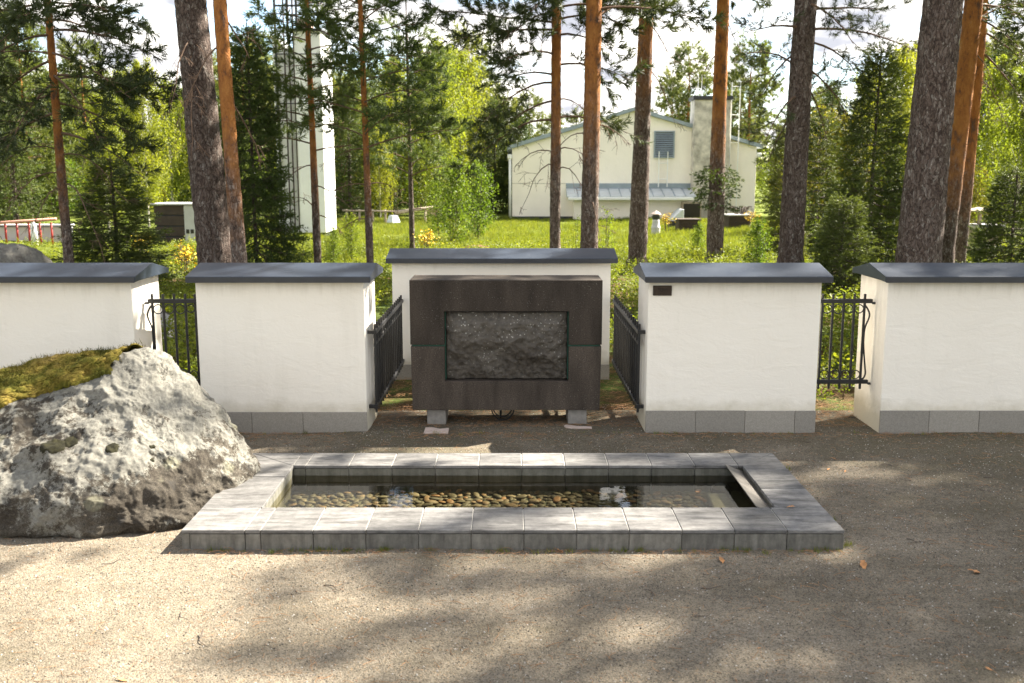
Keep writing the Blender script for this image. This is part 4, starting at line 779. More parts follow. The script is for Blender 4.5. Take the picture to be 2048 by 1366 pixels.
# lean-to bay with seamed sheet roof
r0, r1 = bx_(1132, 370, BY), bx_(1392, 397, BY - 0.9); zt, ze = bx_(1200, 372)[2], bx_(1200, 395, BY - 0.95)[2]
bay = MB().box(bx_(1148, 420, BY - .7)[0], bx_(1388, 420, BY - .7)[0], BY - 0.70, BY + 0.02, -0.2, ze + 0.04).build('bay_wall', M['cream'], bd, world=True)
br_ = MB().prism([(BY - 0.95, ze), (BY - 0.95, ze + 0.05), (BY - 0.02, zt - 0.08), (BY - 0.02, zt + 0.10), (BY + 0.02, zt + 0.10), (BY + 0.02, ze)], r0[0], r1[0], 'x').build('bay_roof', M['roofl'], bd, world=True)
MB().box(r0[0], r1[0], BY - 0.035, BY - 0.015, zt - 0.08, zt + 0.09).build('flashing', M['roofm'], br_, world=True)
for x in np.arange(r0[0] + 0.37, r1[0], 0.37): MB().prism([(BY - 0.955, ze + 0.03), (BY - 0.955, ze + 0.065), (BY - 0.04, zt - 0.05), (BY - 0.04, zt - 0.09)], x - .012, x + .012, 'x').build('roof_seam', M['roofm'], br_, world=True)
MB().box(r0[0] + .03, r1[0] - .03, BY - 1.02, BY - 0.955, ze - 0.09, ze + 0.01).build('gutter', M['white'], br_, bevel=0.015, world=True)
w0, w1 = bx_(1365, 407, BY - .7), bx_(1397, 435, BY - .7)
wn = MB().box(w0[0] - .05, w1[0] + .05, BY - 0.95, BY - 0.6, w1[2] - .06, w0[2] + .05).build('window', M['wood'], bd, world=True)
MB().box(w0[0], w1[0], BY - 0.957, BY - 0.94, w1[2], w0[2]).build('pane', M['dark'], wn, world=True)
# things standing by the building
def thing_box(name, x0, y0, x1, y1, Y, d, mat, label, cat, lid=None, sink=0.05):
    a_, b__ = A(x0, y0, Y), A(x1, y1, Y); r = empty(name, ((a_[0] + b__[0]) / 2, Y, 0), label, cat)
    MB().box(a_[0], b__[0], Y, Y + d, -sink, a_[2]).build('body', mat, r, bevel=0.012, world=True)
    if lid: MB().box(a_[0] - .03, b__[0] + .03, Y - .03, Y + d + .03, a_[2] + .002, a_[2] + .04).build('lid', lid, r, bevel=0.006, world=True)
    for k in range(1, 4): z = a_[2] * k / 4; MB().box(a_[0] - .004, b__[0] + .004, Y - 0.008, Y + 0.01, z - 0.008, z + 0.008).build('board_gap', M['dark'], r, world=True)
    return r
thing_box('storage_bin', 1358, 441, 1400, 461, 27.5, 0.6, M['brown'], 'dark brown wooden storage bin on the lawn below the window', 'bin', M['brown'], 0.2)
thing_box('storage_bin', 1458, 432, 1502, 456, 29.3, 0.7, M['brown'], 'dark brown bin with grey lid by the building corner', 'bin', M['conc'], 0.2)
thing_box('storage_bin', 1340, 441, 1357, 455, 29.5, 0.5, M['dgrey'], 'low dark grey bin beside the brown storage bin', 'bin', None, 0.2)
th = A(1480, 413, 29.6); tn = MB()
for k in range(26):
    a_ = random.uniform(0, 6.28); tn.tube([(th[0] + 0.1 * math.cos(a_), 29.6, A(1480,432,29.6)[2]), (th[0] + 0.28 * math.cos(a_), 29.6 + .2 * math.sin(a_), A(1480,416,29.6)[2] + random.uniform(0, .06)), (th[0] + 0.42 * math.cos(a_), 29.6 + .3 * math.sin(a_), A(1480,418,29.6)[2] + random.uniform(-.1, .08))], 0.012, 4)
tag(tn.build('pruned_bush', M['twig'], None), 'bare reddish twiggy bush top above the dark bin', 'bush')
fr_ = A(1340, 440, 33.5); o = MB().prism([(A(1335, 435, 33.5)[0], 0.0), (A(1366, 435, 33.5)[0], 0.0), (A(1366, 420, 33.5)[0], A(1366, 418, 33.5)[2]), (A(1362, 420, 33.5)[0], A(1364, 419, 33.5)[2])], 33.3, 34.3, 'y').build('cold_frame', M['roofl'], None, bevel=0.01); tag(o, 'sloping pale glazed cold frame under the dark window', 'cold frame')
# lawn vent pipe
vp = G(1311, 474); pr = empty('vent_pipe', (vp[0], vp[1], 0), 'stubby pale concrete vent pipe with pointed cap on the lawn', 'vent pipe'); s_ = 26.2 / 1991
MB().lathe([(9 * s_, -0.1), (8.6 * s_, 13 * s_), (8.8 * s_, 17 * s_), (9.4 * s_, 19 * s_), (8.2 * s_, 20 * s_), (7 * s_, 30 * s_), (7 * s_, 36 * s_)], 22).build('pipe', M['conc'], pr, smooth=True)
MB().lathe([(7.05 * s_, 34 * s_), (8.4 * s_, 40.5 * s_), (6.4 * s_, 41 * s_), (6.4 * s_, 44 * s_)], 22).build('collar', M['dgrey'], pr)
MB().lathe([(10.2 * s_, 43.5 * s_), (9.8 * s_, 45 * s_), (1.5 * s_, 51 * s_), (0.4 * s_, 51.5 * s_)], 22).build('cap', M['slab'], pr)
# bell tower
TY = 25.5; tw_ = empty('bell_tower', (-5.1, TY + .7, 0), 'tall white concrete bell tower with dark upright rods behind the young pines', 'tower')
ta, tb = A(600, 475, TY)[0], A(653, 475, TY)[0]; ztw = A(600, 62, TY)[2]
MB().box(ta, tb, TY, TY + 1.5, 0.12, ztw).build('pier', M['white'], tw_, bevel=0.012, world=True)
MB().box(ta + .05, tb - .05, TY + .05, TY + 1.4, -0.1, 0.13).build('footing', M['dgrey'], tw_, world=True)
tl = A(566, 475, TY)[0]; MB().box(tl - 0.09, tl + 0.02, TY + 0.02, TY + 1.45, -0.05, ztw - .1).build('slab', M['white'], tw_, bevel=0.01, world=True)
MB().box(tl + 0.02, ta, TY + 0.10, TY + 0.18, -0.05, ztw - .4).build('back_panel', M['white'], tw_, world=True)
for k, xx in enumerate((576, 585, 594)):
    x = A(xx, 300, TY)[0]; MB().box(x - 0.014, x + 0.014, TY - 0.02, TY + 0.03, 0.0, ztw + 1.6).build('rod', M['brown'], tw_, world=True)
for z in (A(600, 207, TY)[2], ztw - 0.55): MB().box(tl - .02, tb + .004, TY - 0.012, TY + 0.02, z - 0.012, z + 0.012).build('band', M['dgrey'], tw_, world=True)
hz = A(600, 48, TY)[2]; MB().box(ta - .1, tb + .05, TY - .1, TY + 1.55, ztw - .001, ztw + 0.05).build('cornice', M['dgrey'], tw_, world=True)
MB().box(ta + .05, ta + .42, TY + .1, TY + .5, ztw + .05, ztw + 0.32).build('bell_housing', M['pinkblock'], tw_, world=True)
for x in (tl, ta + .1, tb - .05):
    for y in (TY, TY + 1.4): MB().box(x - .025, x + .025, y - .025, y + .025, ztw + .05 if x > ta else 0.5, ztw + 2.0).build('frame_post', M['dgrey'], tw_, world=True)
for y in (TY, TY + 1.4):
    for z in (ztw + .6, ztw + 1.3, ztw + 2.0): MB().box(tl, tb, y - .02, y + .02, z - .02, z + .02).build('frame_rail', M['dgrey'], tw_, world=True)
# brown cabinet behind the old pine
cx0, cx1 = A(312, 495, 22.0)[0], A(372, 495, 22.0)[0]; czt = A(350, 410, 22.0)[2]
cbn = empty('waste_enclosure', ((cx0 + cx1) / 2, 22, 0), 'dark brown boarded enclosure with pale end post and flat lid', 'enclosure')
for k in range(4): MB().box(cx0, cx1, 22.0, 22.05, 0.02 + k * (czt / 4), (k + 1) * (czt / 4) - 0.008).build('board', M['brown'], cbn, bevel=0.004, world=True)
MB().box(cx0 + .02, cx1 - .02, 22.052, 22.9, -0.05, czt - 0.02).build('body', M['dgrey'], cbn, world=True)
MB().box(cx1 + .001, cx1 + 0.24, 21.98, 22.9, -0.05, czt - 0.01).build('end_post', M['conc'], cbn, bevel=0.006, world=True)
for k in (0, 1): MB().box(cx1 + 0.03 + k * .10, cx1 + 0.10 + k * .10, 21.972, 21.99, czt - 0.62, czt - 0.53).build('slot', M['dark'], cbn, world=True)
MB().box(cx0 - .05, cx1 + 0.28, 21.94, 22.95, czt, czt + 0.035).build('lid', M['conc'], cbn, bevel=0.005, world=True)
# low pale wall and red railing
RYY = 23.0; gw = A(0, 453, RYY + .6); MB_ = MB().box(-16, A(140, 470, RYY + .6)[0], RYY + .6, RYY + .8, -0.1, gw[2]).box(-16, A(140, 470, RYY + .6)[0] + .02, RYY + .55, RYY + .85, gw[2], gw[2] + .05).build('low_wall', M['conc'], None, bevel=0.01); tag(MB_, 'low pale concrete wall behind the red railing', 'wall', kind='thing')
rl = empty('railing', (-12, RYY, 0), 'red painted metal railing with faded top rail before the pale wall', 'railing')
for xx in (-60, -36, -12, 12, 35, 59, 81, 104):
    x = A(xx, 470, RYY)[0]; MB().tube([(x, RYY, -0.05), (x, RYY, A(0, 445, RYY)[2])], 0.024, 8).build('post', M['red'], rl, smooth=True, world=True)
z1_ = A(0, 446, RYY)[2]; z2_ = A(113, 438, RYY)[2]; xa_, xb_ = A(-70, 440, RYY)[0], A(113, 438, RYY)[0]
MB().tube([(xa_, RYY - .01, z1_ - .05), (xb_, RYY - .01, z2_)], 0.035, 8).build('top_rail', M['pinkrail'], rl, smooth=True, world=True)
MB().tube([(xa_, RYY + .02, A(0, 453, RYY)[2]), (A(140, 453, RYY)[0], RYY + .02, A(0, 453, RYY)[2])], 0.014, 8).build('rail', M['dgrey'], rl, smooth=True, world=True)
wp = G(66, 492); o = MB().lathe([(0.07, -.05), (0.075, .3), (0.05, .5), (0.02, .53)], 12, (wp[0], wp[1] + .1, 0)).build('marker_post', M['white'], None, smooth=True); tag(o, 'short white marker post by the red railing', 'post')
# wooden rail fence and lamp
FYY = 32.0; wf = empty('rail_fence', (-4, FYY, 0), 'weathered wooden rail fence between the tower and the shrubs', 'fence')
def rail(xa, ya, xb, yb, r_, Y=FYY): a_, b__ = A(xa, ya, Y), A(xb, yb, Y); MB().tube([a_, b__], [r_, r_ * .9], 8).build('rail', M['wood'], wf, smooth=True, world=True)
rail(682, 450, 832, 450, 0.05); rail(790, 425, 876, 414, 0.06); rail(685, 421, 800, 423, 0.03)
for xx in (692, 718, 745, 770, 822, 850): a_ = A(xx, 420, FYY); MB().tube([(a_[0], FYY + .06, -.05), (a_[0], FYY + .06, a_[2] + .02)], 0.035, 8).build('post', M['wood'], wf, smooth=True, world=True)
la, lb = A(773, 445, 31.5), A(801, 431, 31.5); lc = ((la[0] + lb[0]) / 2, 31.5, 0); lm = empty('garden_lamp', lc, 'garden lamp with pale tapered hood by the rail fence', 'lamp')
MB().lathe([(0.22, la[2]), (0.14, lb[2]), (0.02, lb[2] + .01)], 4).build('hood', M['lampw'], lm); MB().tube([(0, 0, -.05), (0, 0, la[2] + .05)], 0.03, 8).build('post', M['white'], lm, smooth=True)
# lantern and bench-like stand
ln_ = A(1652, 452, 24); lt_ = empty('lantern_post', (ln_[0], 24, 0), 'small grey lantern on a post between the big pines', 'lantern'); zl = A(1652, 424, 24)[2]
MB().tube([(0, 0, -.05), (0, 0, zl - .22)], 0.03, 8).build('post', M['dgrey'], lt_, smooth=True); MB().box(-.07, .07, -.07, .07, zl - .22, zl - 0.02).build('lamp_body', M['lampw'], lt_, bevel=0.01); MB().lathe([(0.12, zl - .02), (0.10, zl), (0.03, zl + .07)], 8).build('lamp_roof', M['dgrey'], lt_)
sa, sb = A(1952, 450, 18), A(2012, 450, 18); sv = empty('garden_table', ((sa[0] + sb[0]) / 2, 18, 0), 'weathered slab table with a flat canopy among the spruces', 'table')
MB().box(sa[0], sb[0], 18, 18.6, sa[2] - .05, sa[2]).build('top', M['conc'], sv, bevel=0.008, world=True); MB().box(sa[0] + .08, sb[0] - .06, 18.1, 18.5, -.05, sa[2] - .05).build('base', M['wood'], sv, world=True)
MB().box(sa[0] + .17, sa[0] + .22, 18.27, 18.33, sa[2] - .01, A(1970, 424, 18)[2]).build('pole', M['wood'], sv, world=True); ca = A(1932, 423, 18); MB().prism([(ca[0], ca[2]), (A(2004, 420, 18)[0], ca[2] - .01), (A(2000, 420, 18)[0], ca[2] + .03), (A(1985, 418, 18)[0], ca[2] + .06), (A(1968, 420, 18)[0], ca[2] + .02), (ca[0], ca[2] + .02)], 18.0, 18.6, 'y').build('canopy', M['wood'], sv, world=True)
md_ = G(955, 497); o = MB().lathe([(0.36, -.1), (0.33, .02), (0.24, .09), (0.1, .13), (0.02, .135)], 18).build('earth_mound', M['soil'], None, smooth=True); o.location = (md_[0], md_[1] - 1.0, 0.02); tag(o, 'low reddish brown earth mound in the grass behind the central wall', 'mound')
# pines standing outside the picture: x, y, crown, scale, turn
OFF = [(9.9, 8.2, 'pineA', 0.8, 0.4), (11.4, 8.6, 'pineB', 1.0, 1.7), (12.0, 10.9, 'pineA', 1.05, 3.6), (10.1, 8.8, 'pineB', 0.65, 2.2), (10.6, 10.4, 'pineA', 0.8, 5.2), (6.3, 11.0, 'pineA', 0.55, 1.1), (9.9, 9.7, 'pineA', 0.5, 0.0), (7.7, 11.6, 'pineB', 0.7, 0.2), (-6.5, 10.5, 'pineB', 1.0, 0.9)]
# ================================================================== TREES
def tuft_tmpl(n, ln, wd, ax, spread=0.75, seed=1):
    r = np.random.default_rng(seed); V = []; F = []
    for i in range(n):
        t = r.uniform(0, 1) ** 0.8 * ax; a_ = r.uniform(0, 6.283); s = spread * r.uniform(0.55, 1.15); d = np.array([math.cos(s), math.sin(s) * math.cos(a_), math.sin(s) * math.sin(a_)]); u = np.cross(d, r.normal(size=3)); u /= np.linalg.norm(u); b = np.array([t, 0, 0]); l_ = ln * r.uniform(.75, 1.1)
        k = len(V); V += [b - u * wd, b + u * wd, b + d * l_]; F.append((k, k + 1, k + 2))
    return np.array(V), np.array(F)
def leaf_tmpl(seed=0): return np.array([(0, 0, 0), (0.45, 0.32, 0.06), (1, 0, -0.05), (0.45, -0.32, 0.06)]), np.array([(0, 1, 2), (0, 2, 3)])
T_NEAR = [tuft_tmpl(18, 0.075, 0.0030, 0.09, 0.8, i) for i in range(3)]
T_MID = [tuft_tmpl(14, 0.095, 0.0062, 0.11, 0.85, i + 5) for i in range(3)]
T_FAR = [tuft_tmpl(10, 0.24, 0.022, 0.20, 0.9, i + 9) for i in range(3)]
T_SPR = [tuft_tmpl(20, 0.046, 0.0062, 0.15, 0.8, i + 20) for i in range(3)]
T_SPRF = [tuft_tmpl(10, 0.12, 0.017, 0.30, 0.8, i + 25) for i in range(3)]
LEAFT = [leaf_tmpl()]
class Grow:
    def __init__(s, seed): s.r = np.random.default_rng(seed); s.limb = Acc(); s.P = []; s.D = []; s.S = []
    def tube(s, P, r0, r1, n=5):
        V, F = tube_arr(np.asarray(P), np.linspace(r0, r1, len(P)), n); s.limb.add(V, F)
    def tuft(s, p, d, sc): s.P.append(p); s.D.append(d); s.S.append(sc)
    def branch(s, p0, p1, sag=0.0, r0=0.03, twl=0.5, tufts=True, step=0.13, start=0.3, gap=0.075, tsc=1.0, flat=0.45, wig=0.05, droop=0.0, dens=1.0):
        r = s.r; p0 = np.asarray(p0, float); p1 = np.asarray(p1, float); Ln = np.linalg.norm(p1 - p0); m = max(6, int(Ln / 0.16)); t = np.linspace(0, 1, m)
        P = p0 + (p1 - p0) * t[:, None]; P[:, 2] += sag * 4 * t * (1 - t); w_ = np.cumsum(r.normal(0, wig * Ln / m ** 0.5 * 0.5, (m, 3)), 0); P += w_ * t[:, None]
        s.tube(P, r0, max(0.003, r0 * 0.2), 6)
        k = int(Ln * (1 - start) / step * dens) + 1
        for i in range(k):
            q_ = start + (1 - start) * (i + r.uniform()) / k; f = q_ * (m - 1); a_ = min(m - 2, int(f)); p = P[a_] + (P[a_ + 1] - P[a_]) * (f - a_); tg = P[a_ + 1] - P[a_]; tg /= np.linalg.norm(tg) + 1e-9
            side = np.cross(tg, (0, 0, 1)); side /= np.linalg.norm(side) + 1e-9; sg = 1 if i % 2 else -1
            d = tg * r.uniform(.45, 1.0) + side * sg * r.uniform(.5, 1.0) + np.array([0, 0, r.normal(0.10, flat) - droop]); d /= np.linalg.norm(d); l_ = twl * r.uniform(.45, 1.1) * (1.15 - 0.7 * q_)
            s.twig(p, d, l_, tufts, gap, tsc, r0 * 0.28, droop)
        if tufts: s.tuft(P[-1], P[-1] - P[-2], tsc)
    def twig(s, p, d, l_, tufts, gap, tsc, r0, droop, depth=0):
        r = s.r; mm = 5; t = np.linspace(0, 1, mm); c = r.normal(0, 0.12, 3); Q = p + d * l_ * t[:, None] + c * l_ * (t ** 2)[:, None]; Q[:, 2] += (-droop * 0.5 + 0.12 * (1 if tufts else -1.0)) * l_ * t ** 2
        s.tube(Q, max(0.0025, min(r0, 0.008)), 0.0018, 4)
        if tufts:
            for z in np.arange(l_ * 0.30, l_, gap):
                f = z / l_ * (mm - 1); a_ = min(mm - 2, int(f)); pp = Q[a_] + (Q[a_ + 1] - Q[a_]) * (f - a_); dd = (Q[a_ + 1] - Q[a_]); dd = dd / (np.linalg.norm(dd) + 1e-9)
                s.tuft(pp, dd + r.normal(0, 0.35, 3), tsc * r.uniform(.8, 1.2))
                if depth == 0 and r.uniform() < 0.45:
                    d2 = dd + r.normal(0, .75, 3); d2 /= np.linalg.norm(d2); s.twig(pp, d2, l_ * 0.35, True, gap, tsc, r0 * .5, droop, 1)
            s.tuft(Q[-1], Q[-1] - Q[-2], tsc)
        elif depth < 2:
            for z in (0.35, 0.6, 0.8):
                if r.uniform() < .75: pp = Q[int(z * (mm - 1))]; d2 = d + r.normal(0, .7, 3) + np.array([0, 0, -.2]); d2 /= np.linalg.norm(d2); s.twig(pp, d2, l_ * .55, False, gap, tsc, r0 * .6, droop, depth + 1)
    def leaves(s, tm):
        P, D, Sc = np.array(s.P), np.array(s.D), np.array(s.S); a = Acc(); n = len(tm)
        for k in range(n):
            V, F = scatter(P[k::n], D[k::n], Sc[k::n], tm[k], s.r); a.add(V, F)
        return a
def trunk_mesh(name, path, rad, n, mat, rough=0.0, seed=0.0, step=0.05):
    P = np.array(path, float); z = P[:, 2]; zz = np.unique(np.concatenate([np.arange(z[0], min(z[-1], 6.5), step), np.arange(min(z[-1], 6.5), z[-1], 0.4), [z[-1]]]))
    Q = np.stack([np.interp(zz, z, P[:, 0]), np.interp(zz, z, P[:, 1]), zz], 1); r = np.interp(zz, z, rad)
    V, F = tube_arr(Q, r, n); V = V.reshape(len(zz), n, 3)
    if rough:
        for j in range(len(zz)):
            if zz[j] > 6.5: break
            for i in range(n):
                p = V[j, i]; d = noise.voronoi(Vector((p[0] * 24 + seed, p[1] * 24, p[2] * 12)))[0]; e = min(1.0, (d[1] - d[0]) * 2.5)
                V[j, i] += (p - Q[j]) / r[j] * (rough * (e - 0.6) + 0.5 * rough * noise.noise(Vector((p[0] * 4 + seed, p[1] * 4, p[2] * 2))))
    return np_mesh(name, V.reshape(-1, 3), F, mat, True)
def far_scale(): pass
# ---- shared crowns
def pine_crown(seed, z0, z1, rad, nb, tm, tsc, mat, step=0.2, gap=0.16, twl=0.7, top=0.25):
    gk = Grow(seed); r = gk.r
    for i in range(nb):
        f = (i + r.uniform(0, 1)) / nb; z = z0 + (z1 - z0) * f; a_ = i * 2.4 + r.normal(0, .5); l_ = rad * (top + (1 - top) * math.sin(math.pi * min(1, 0.28 + f * 0.72)) ** 0.8) * r.uniform(.65, 1.1)
        p0 = np.array([0, 0, z]); p1 = np.array([math.cos(a_) * l_, math.sin(a_) * l_, z + l_ * (-.12 + 0.6 * f)]); gk.branch(p0, p1, 0.06 * l_, 0.012 + 0.02 * (1 - f), twl, True, step, 0.3, gap, tsc)
    return gk.leaves(tm).mesh('pine_crown', mat), gk.limb.mesh('pine_limbs', M['limb'], True)
def spruce_crown(seed, h, rad, tm, tsc, step, gap, mat, zb=0.15, whorl=0.22, nb=6):
    gk = Grow(seed); r = gk.r; z = zb
    while z < h - 0.12:
        f = z / h; l_ = rad * (1 - f) ** 0.85 + 0.06
        for i in range(nb):
            a_ = i * 6.283 / nb + z * 3 + r.normal(0, .25); ll = l_ * r.uniform(.7, 1.1); p0 = np.array([0, 0, z]); p1 = np.array([math.cos(a_) * ll, math.sin(a_) * ll, z + ll * (-.32 + 0.75 * f)])
            gk.branch(p0, p1, -0.09 * ll, 0.006 + 0.010 * (1 - f), 0.20 + 0.28 * ll, True, step, 0.18, gap, tsc, 0.12, 0.03, 0.22)
        z += whorl * (1.15 - 0.5 * f) * r.uniform(.8, 1.2)
    for k in range(5): gk.tuft(np.array([0, 0, h - 0.08 * k]), np.array([r.normal(0, .2), r.normal(0, .2), 1.0]), tsc)
    gk.tube([(0, 0, h * .8), (0, 0, h)], 0.012, 0.004)
    return gk.leaves(tm).mesh('spruce_crown', mat), gk.limb.mesh('spruce_limbs', M['twig'], True)
def leafy(seed, h, rad, nstem, nbr, ls, mat, weep=0.0, base=0.1, lpb=26, limbmat='twig', cone=0.6, upw=0.5):
    """broadleaf crown; weep>0 hangs strings of leaves"""
    gk = Grow(seed); r = gk.r
    for sidx in range(nstem):
        a_ = r.uniform(0, 6.283); lean = rad * 0.35 * (nstem > 1); top = np.array([math.cos(a_) * lean, math.sin(a_) * lean, h * r.uniform(.8, 1)]); bs = np.array([math.cos(a_) * .06, math.sin(a_) * .06, 0]) * (nstem > 1)
        gk.tube([bs, bs + (top - bs) * .5 + r.normal(0, .03, 3) * h * .3, top], 0.008 + 0.006 * h / nstem ** .5, 0.004, 6)
        for b in range(nbr):
            f = base + (1 - base) * (b + r.uniform()) / nbr; p0 = bs + (top - bs) * f; az_ = b * 2.4 + r.normal(0, .4); l_ = rad * (math.sin(math.pi * min(1, .18 + .80 * f)) ** cone) * r.uniform(.55, 1.1)
            p1 = p0 + np.array([math.cos(az_) * l_, math.sin(az_) * l_, l_ * upw * r.uniform(.4, 1.3)]); t = np.linspace(0, 1, 6); P = p0 + (p1 - p0) * t[:, None]; P[:, 2] += 0.1 * l_ * 4 * t * (1 - t); gk.tube(P, 0.004 + .004 * l_, 0.002, 4)
            for k in range(lpb):
                q_ = r.uniform(.2, 1.05); p = p0 + (p1 - p0) * q_ + r.normal(0, .10 * l_ + .03, 3)
                if weep:
                    n = int(r.integers(4, 11)); hg = r.uniform(.25, 1) * weep
                    for j in range(n): gk.tuft(p + np.array([r.normal(0, .05), r.normal(0, .05), -hg * j / n]), np.array([r.normal(), r.normal(), -.9]), ls * r.uniform(.7, 1.2))
                else: gk.tuft(p, np.array([r.normal(), r.normal(), r.normal(-.1, .6)]), ls * r.uniform(.7, 1.3))
    return gk.leaves(LEAFT).mesh('leaf_crown', mat), gk.limb.mesh('limbs', M[limbmat], True)
CR = dict(
    pineA=pine_crown(1, 5.6, 12.5, 2.0, 64, T_FAR, 0.85, M['pine'], 0.26, 0.17), pineB=pine_crown(2, 6.0, 13.5, 1.8, 58, T_FAR, 0.85, M['pine'], 0.26, 0.17),
    fpineA=pine_crown(3, 2.6, 11, 2.1, 74, T_FAR, 1.3, M['farpine'], 0.25, 0.22, 0.9), fpineB=pine_crown(4, 1.4, 10, 2.0, 78, T_FAR, 1.3, M['farpine'], 0.25, 0.22, 0.9), fpineC=pine_crown(5, 3.4, 11.5, 1.8, 62, T_FAR, 1.3, M['farpine'], 0.25, 0.22, 0.9),
    fspr=spruce_crown(6, 9.0, 1.7, T_SPRF, 1.4, 0.24, 0.2, M['spruce'], 0.2, 0.36, 7), fspr2=spruce_crown(16, 7.0, 1.6, T_SPRF, 1.4, 0.24, 0.2, M['spruce'], 0.2, 0.34, 7),
    birchA=leafy(7, 8.5, 2.2, 1, 60, 0.125, M['birch'], 1.2, 0.10, 34, 'birchbark', 0.6, 0.9), birchB=leafy(8, 7.5, 1.9, 1, 56, 0.125, M['birch'], 1.0, 0.08, 34, 'birchbark', 0.6, 1.0),
    bushA=leafy(9, 2.4, 0.75, 5, 18, 0.075, M['bushg'], 0, 0.12, 34), bushB=leafy(10, 3.0, 0.9, 4, 24, 0.085, M['bushg'], 0, 0.08, 40), ybush=leafy(11, 4.2, 1.5, 5, 26, 0.11, M['ybush'], 0, 0.10, 48), sap=leafy(12, 1.3, 0.32, 2, 12, 0.06, M['bushg'], 0, 0.2, 10),
    sprA=spruce_crown(13, 5.2, 1.35, T_SPR, 1.15, 0.085, 0.085, M['spruce'], 0.12, 0.19, 7), sprB=spruce_crown(14, 3.0, 1.0, T_SPR, 1.1, 0.08, 0.08, M['spruce'], 0.10, 0.16, 7),
    jun=spruce_crown(15, 2.6, 0.42, T_SPR, 1.0, 0.08, 0.07, M['juniper'], 0.05, 0.13, 6), floww=leafy(17, 0.6, 0.3, 5, 6, 0.045, M['yellow'], 0, 0.5, 7),
)
def tree(name, cat, label, group, crown, loc, rz, sc, tr=None, trm=None, zs=1.0):
    e = empty(name, loc, label, cat, group, rz); e.scale = (sc, sc, sc * zs)
    me, lm = CR[crown]; c = link('crown', me, e); l = link('limbs', lm, e)
    if tr:
        h, r0 = tr; key = ('tr', h, r0, trm)
        if key not in CACHE: CACHE[key] = trunk_mesh('trunk', [(0, 0, -0.15), (0, 0, 0.3), (0.03, 0.02, h * .5), (0, 0, h)], [r0 * 1.25, r0, r0 * .75, 0.02], 12, M[trm], 0.0, 0, 0.5)
        link('trunk', CACHE[key], e)
    return e
CACHE = {}
# ---- the pines standing behind the wall: trunk drawn from its foot to where it leaves the picture
def pine(label, Y, xb, yb, xt, wb, wt_, mat, branches=(), dead=(), crown=None, bend=0.0, rough=0.012, n=30, height=12.5, tm=None, seed=1, leafm='pine', crz=0.0, dens=1.0, tsc=1.0, crown_sc=1.0, twl=0.5, droop=0.05, rand=None, name='pine_tree'):
    zb = A(xb, yb, Y)[2]; p_b = A(xb, yb, Y); p_t = A(xt, 0, Y); sl = (p_t[0] - p_b[0]) / (p_t[2] - p_b[2]); x0 = p_b[0] - sl * zb; zt = p_t[2]
    d = math.hypot(p_b[0], Y) ; sc = d / FPX * 1.0
    rb, rt = wb / 2 * Y / FPX * 1.02, wt_ / 2 * Y / FPX * 1.02
    e = empty(name, (x0, Y, 0), label, 'tree')
    xs_ = lambda z: sl * z + bend * math.sin(math.pi * min(1, z / zt))
    top = height; zz = [-0.2, 0.0, 0.15, 0.5, zb, (zb + zt) / 2, zt, (zt + top) / 2, top]
    rr = [rb * 1.5, rb * 1.35, rb * 1.2, rb * 1.08, rb, (rb + rt) / 2, rt, rt * .62, 0.025]; o_ = np.argsort(zz); zz = list(np.array(zz)[o_]); rr = list(np.array(rr)[o_])
    lx = lambda z: xs_(z) if z < zt else xs_(zt) + (z - zt) * sl * 0.4
    zfine = np.unique(np.concatenate([np.linspace(-0.2, top, 30), zz])); path = [(lx(z), 0.03 * math.sin(z * .9 + seed), z) for z in zfine]; rad = np.interp(zfine, zz, rr)
    # the trunk material reads world heights, so the mesh is written about the tree's foot
    me = trunk_mesh('trunk', path, rad, n, M[mat], rough, seed * 3.7); link('trunk', me, e)
    gk = Grow(seed * 11 + 3); org = np.array([x0, Y, 0])
    for (sx, sy, ex, ey, dy, *o) in branches:
        zz_ = A(sx, sy, Y)[2]; p0 = np.array([lx(zz_), 0, zz_]); p1 = A(ex, ey, Y + dy) - org; gk.branch(p0, p1, (o[0] if o else 0.10) * 1.0, 0.018, twl, True, 0.10, 0.28, 0.062, tsc, 0.4, 0.06, droop, dens)
    if rand:
        nb, za, zb2, lmin, lmax, slope = rand
        for i in range(nb):
            z = za + (zb2 - za) * (i + gk.r.uniform()) / nb; a_ = i * 2.4 + gk.r.normal(0, .4); l_ = (lmin + (lmax - lmin) * (1 - (z - za) / (zb2 - za) * .5)) * gk.r.uniform(.75, 1.1)
            gk.branch((lx(z), 0, z), (lx(z) + math.cos(a_) * l_, math.sin(a_) * l_, z + slope * l_ * gk.r.uniform(.5, 1.4)), 0.05 * l_, 0.013, twl, True, 0.11, 0.30, 0.065, tsc, 0.35, 0.05, droop, dens)
    nt_ = len(gk.P)
    for (sx, sy, ex, ey, dy, *o) in dead:
        zz_ = A(sx, sy, Y)[2]; p0 = np.array([lx(zz_), 0, zz_]); p1 = A(ex, ey, Y + dy) - org; gk.branch(p0, p1, o[0] if o else 0.08, 0.011, 0.42, False, 0.17, 0.2, 0.1, 1, 0.5, 0.10, 0.15)
    if nt_: link('crown', gk.leaves(tm or T_NEAR).mesh('crown', M[leafm]), e)
    if gk.limb.V: link('branches', gk.limb.mesh('branches', M['limb'] if leafm != 'dead' else M['twig'], True), e)
    if crown:
        k, s_ = crown; me, lm = CR[k]
        for nm, mm in (('upper_crown', me), ('upper_limbs', lm)):
            o = link(nm, mm, e); o.location = (lx(8) * .9, 0, 0); o.rotation_euler = (0, 0, crz); o.scale = (s_, s_, 1)
    return e
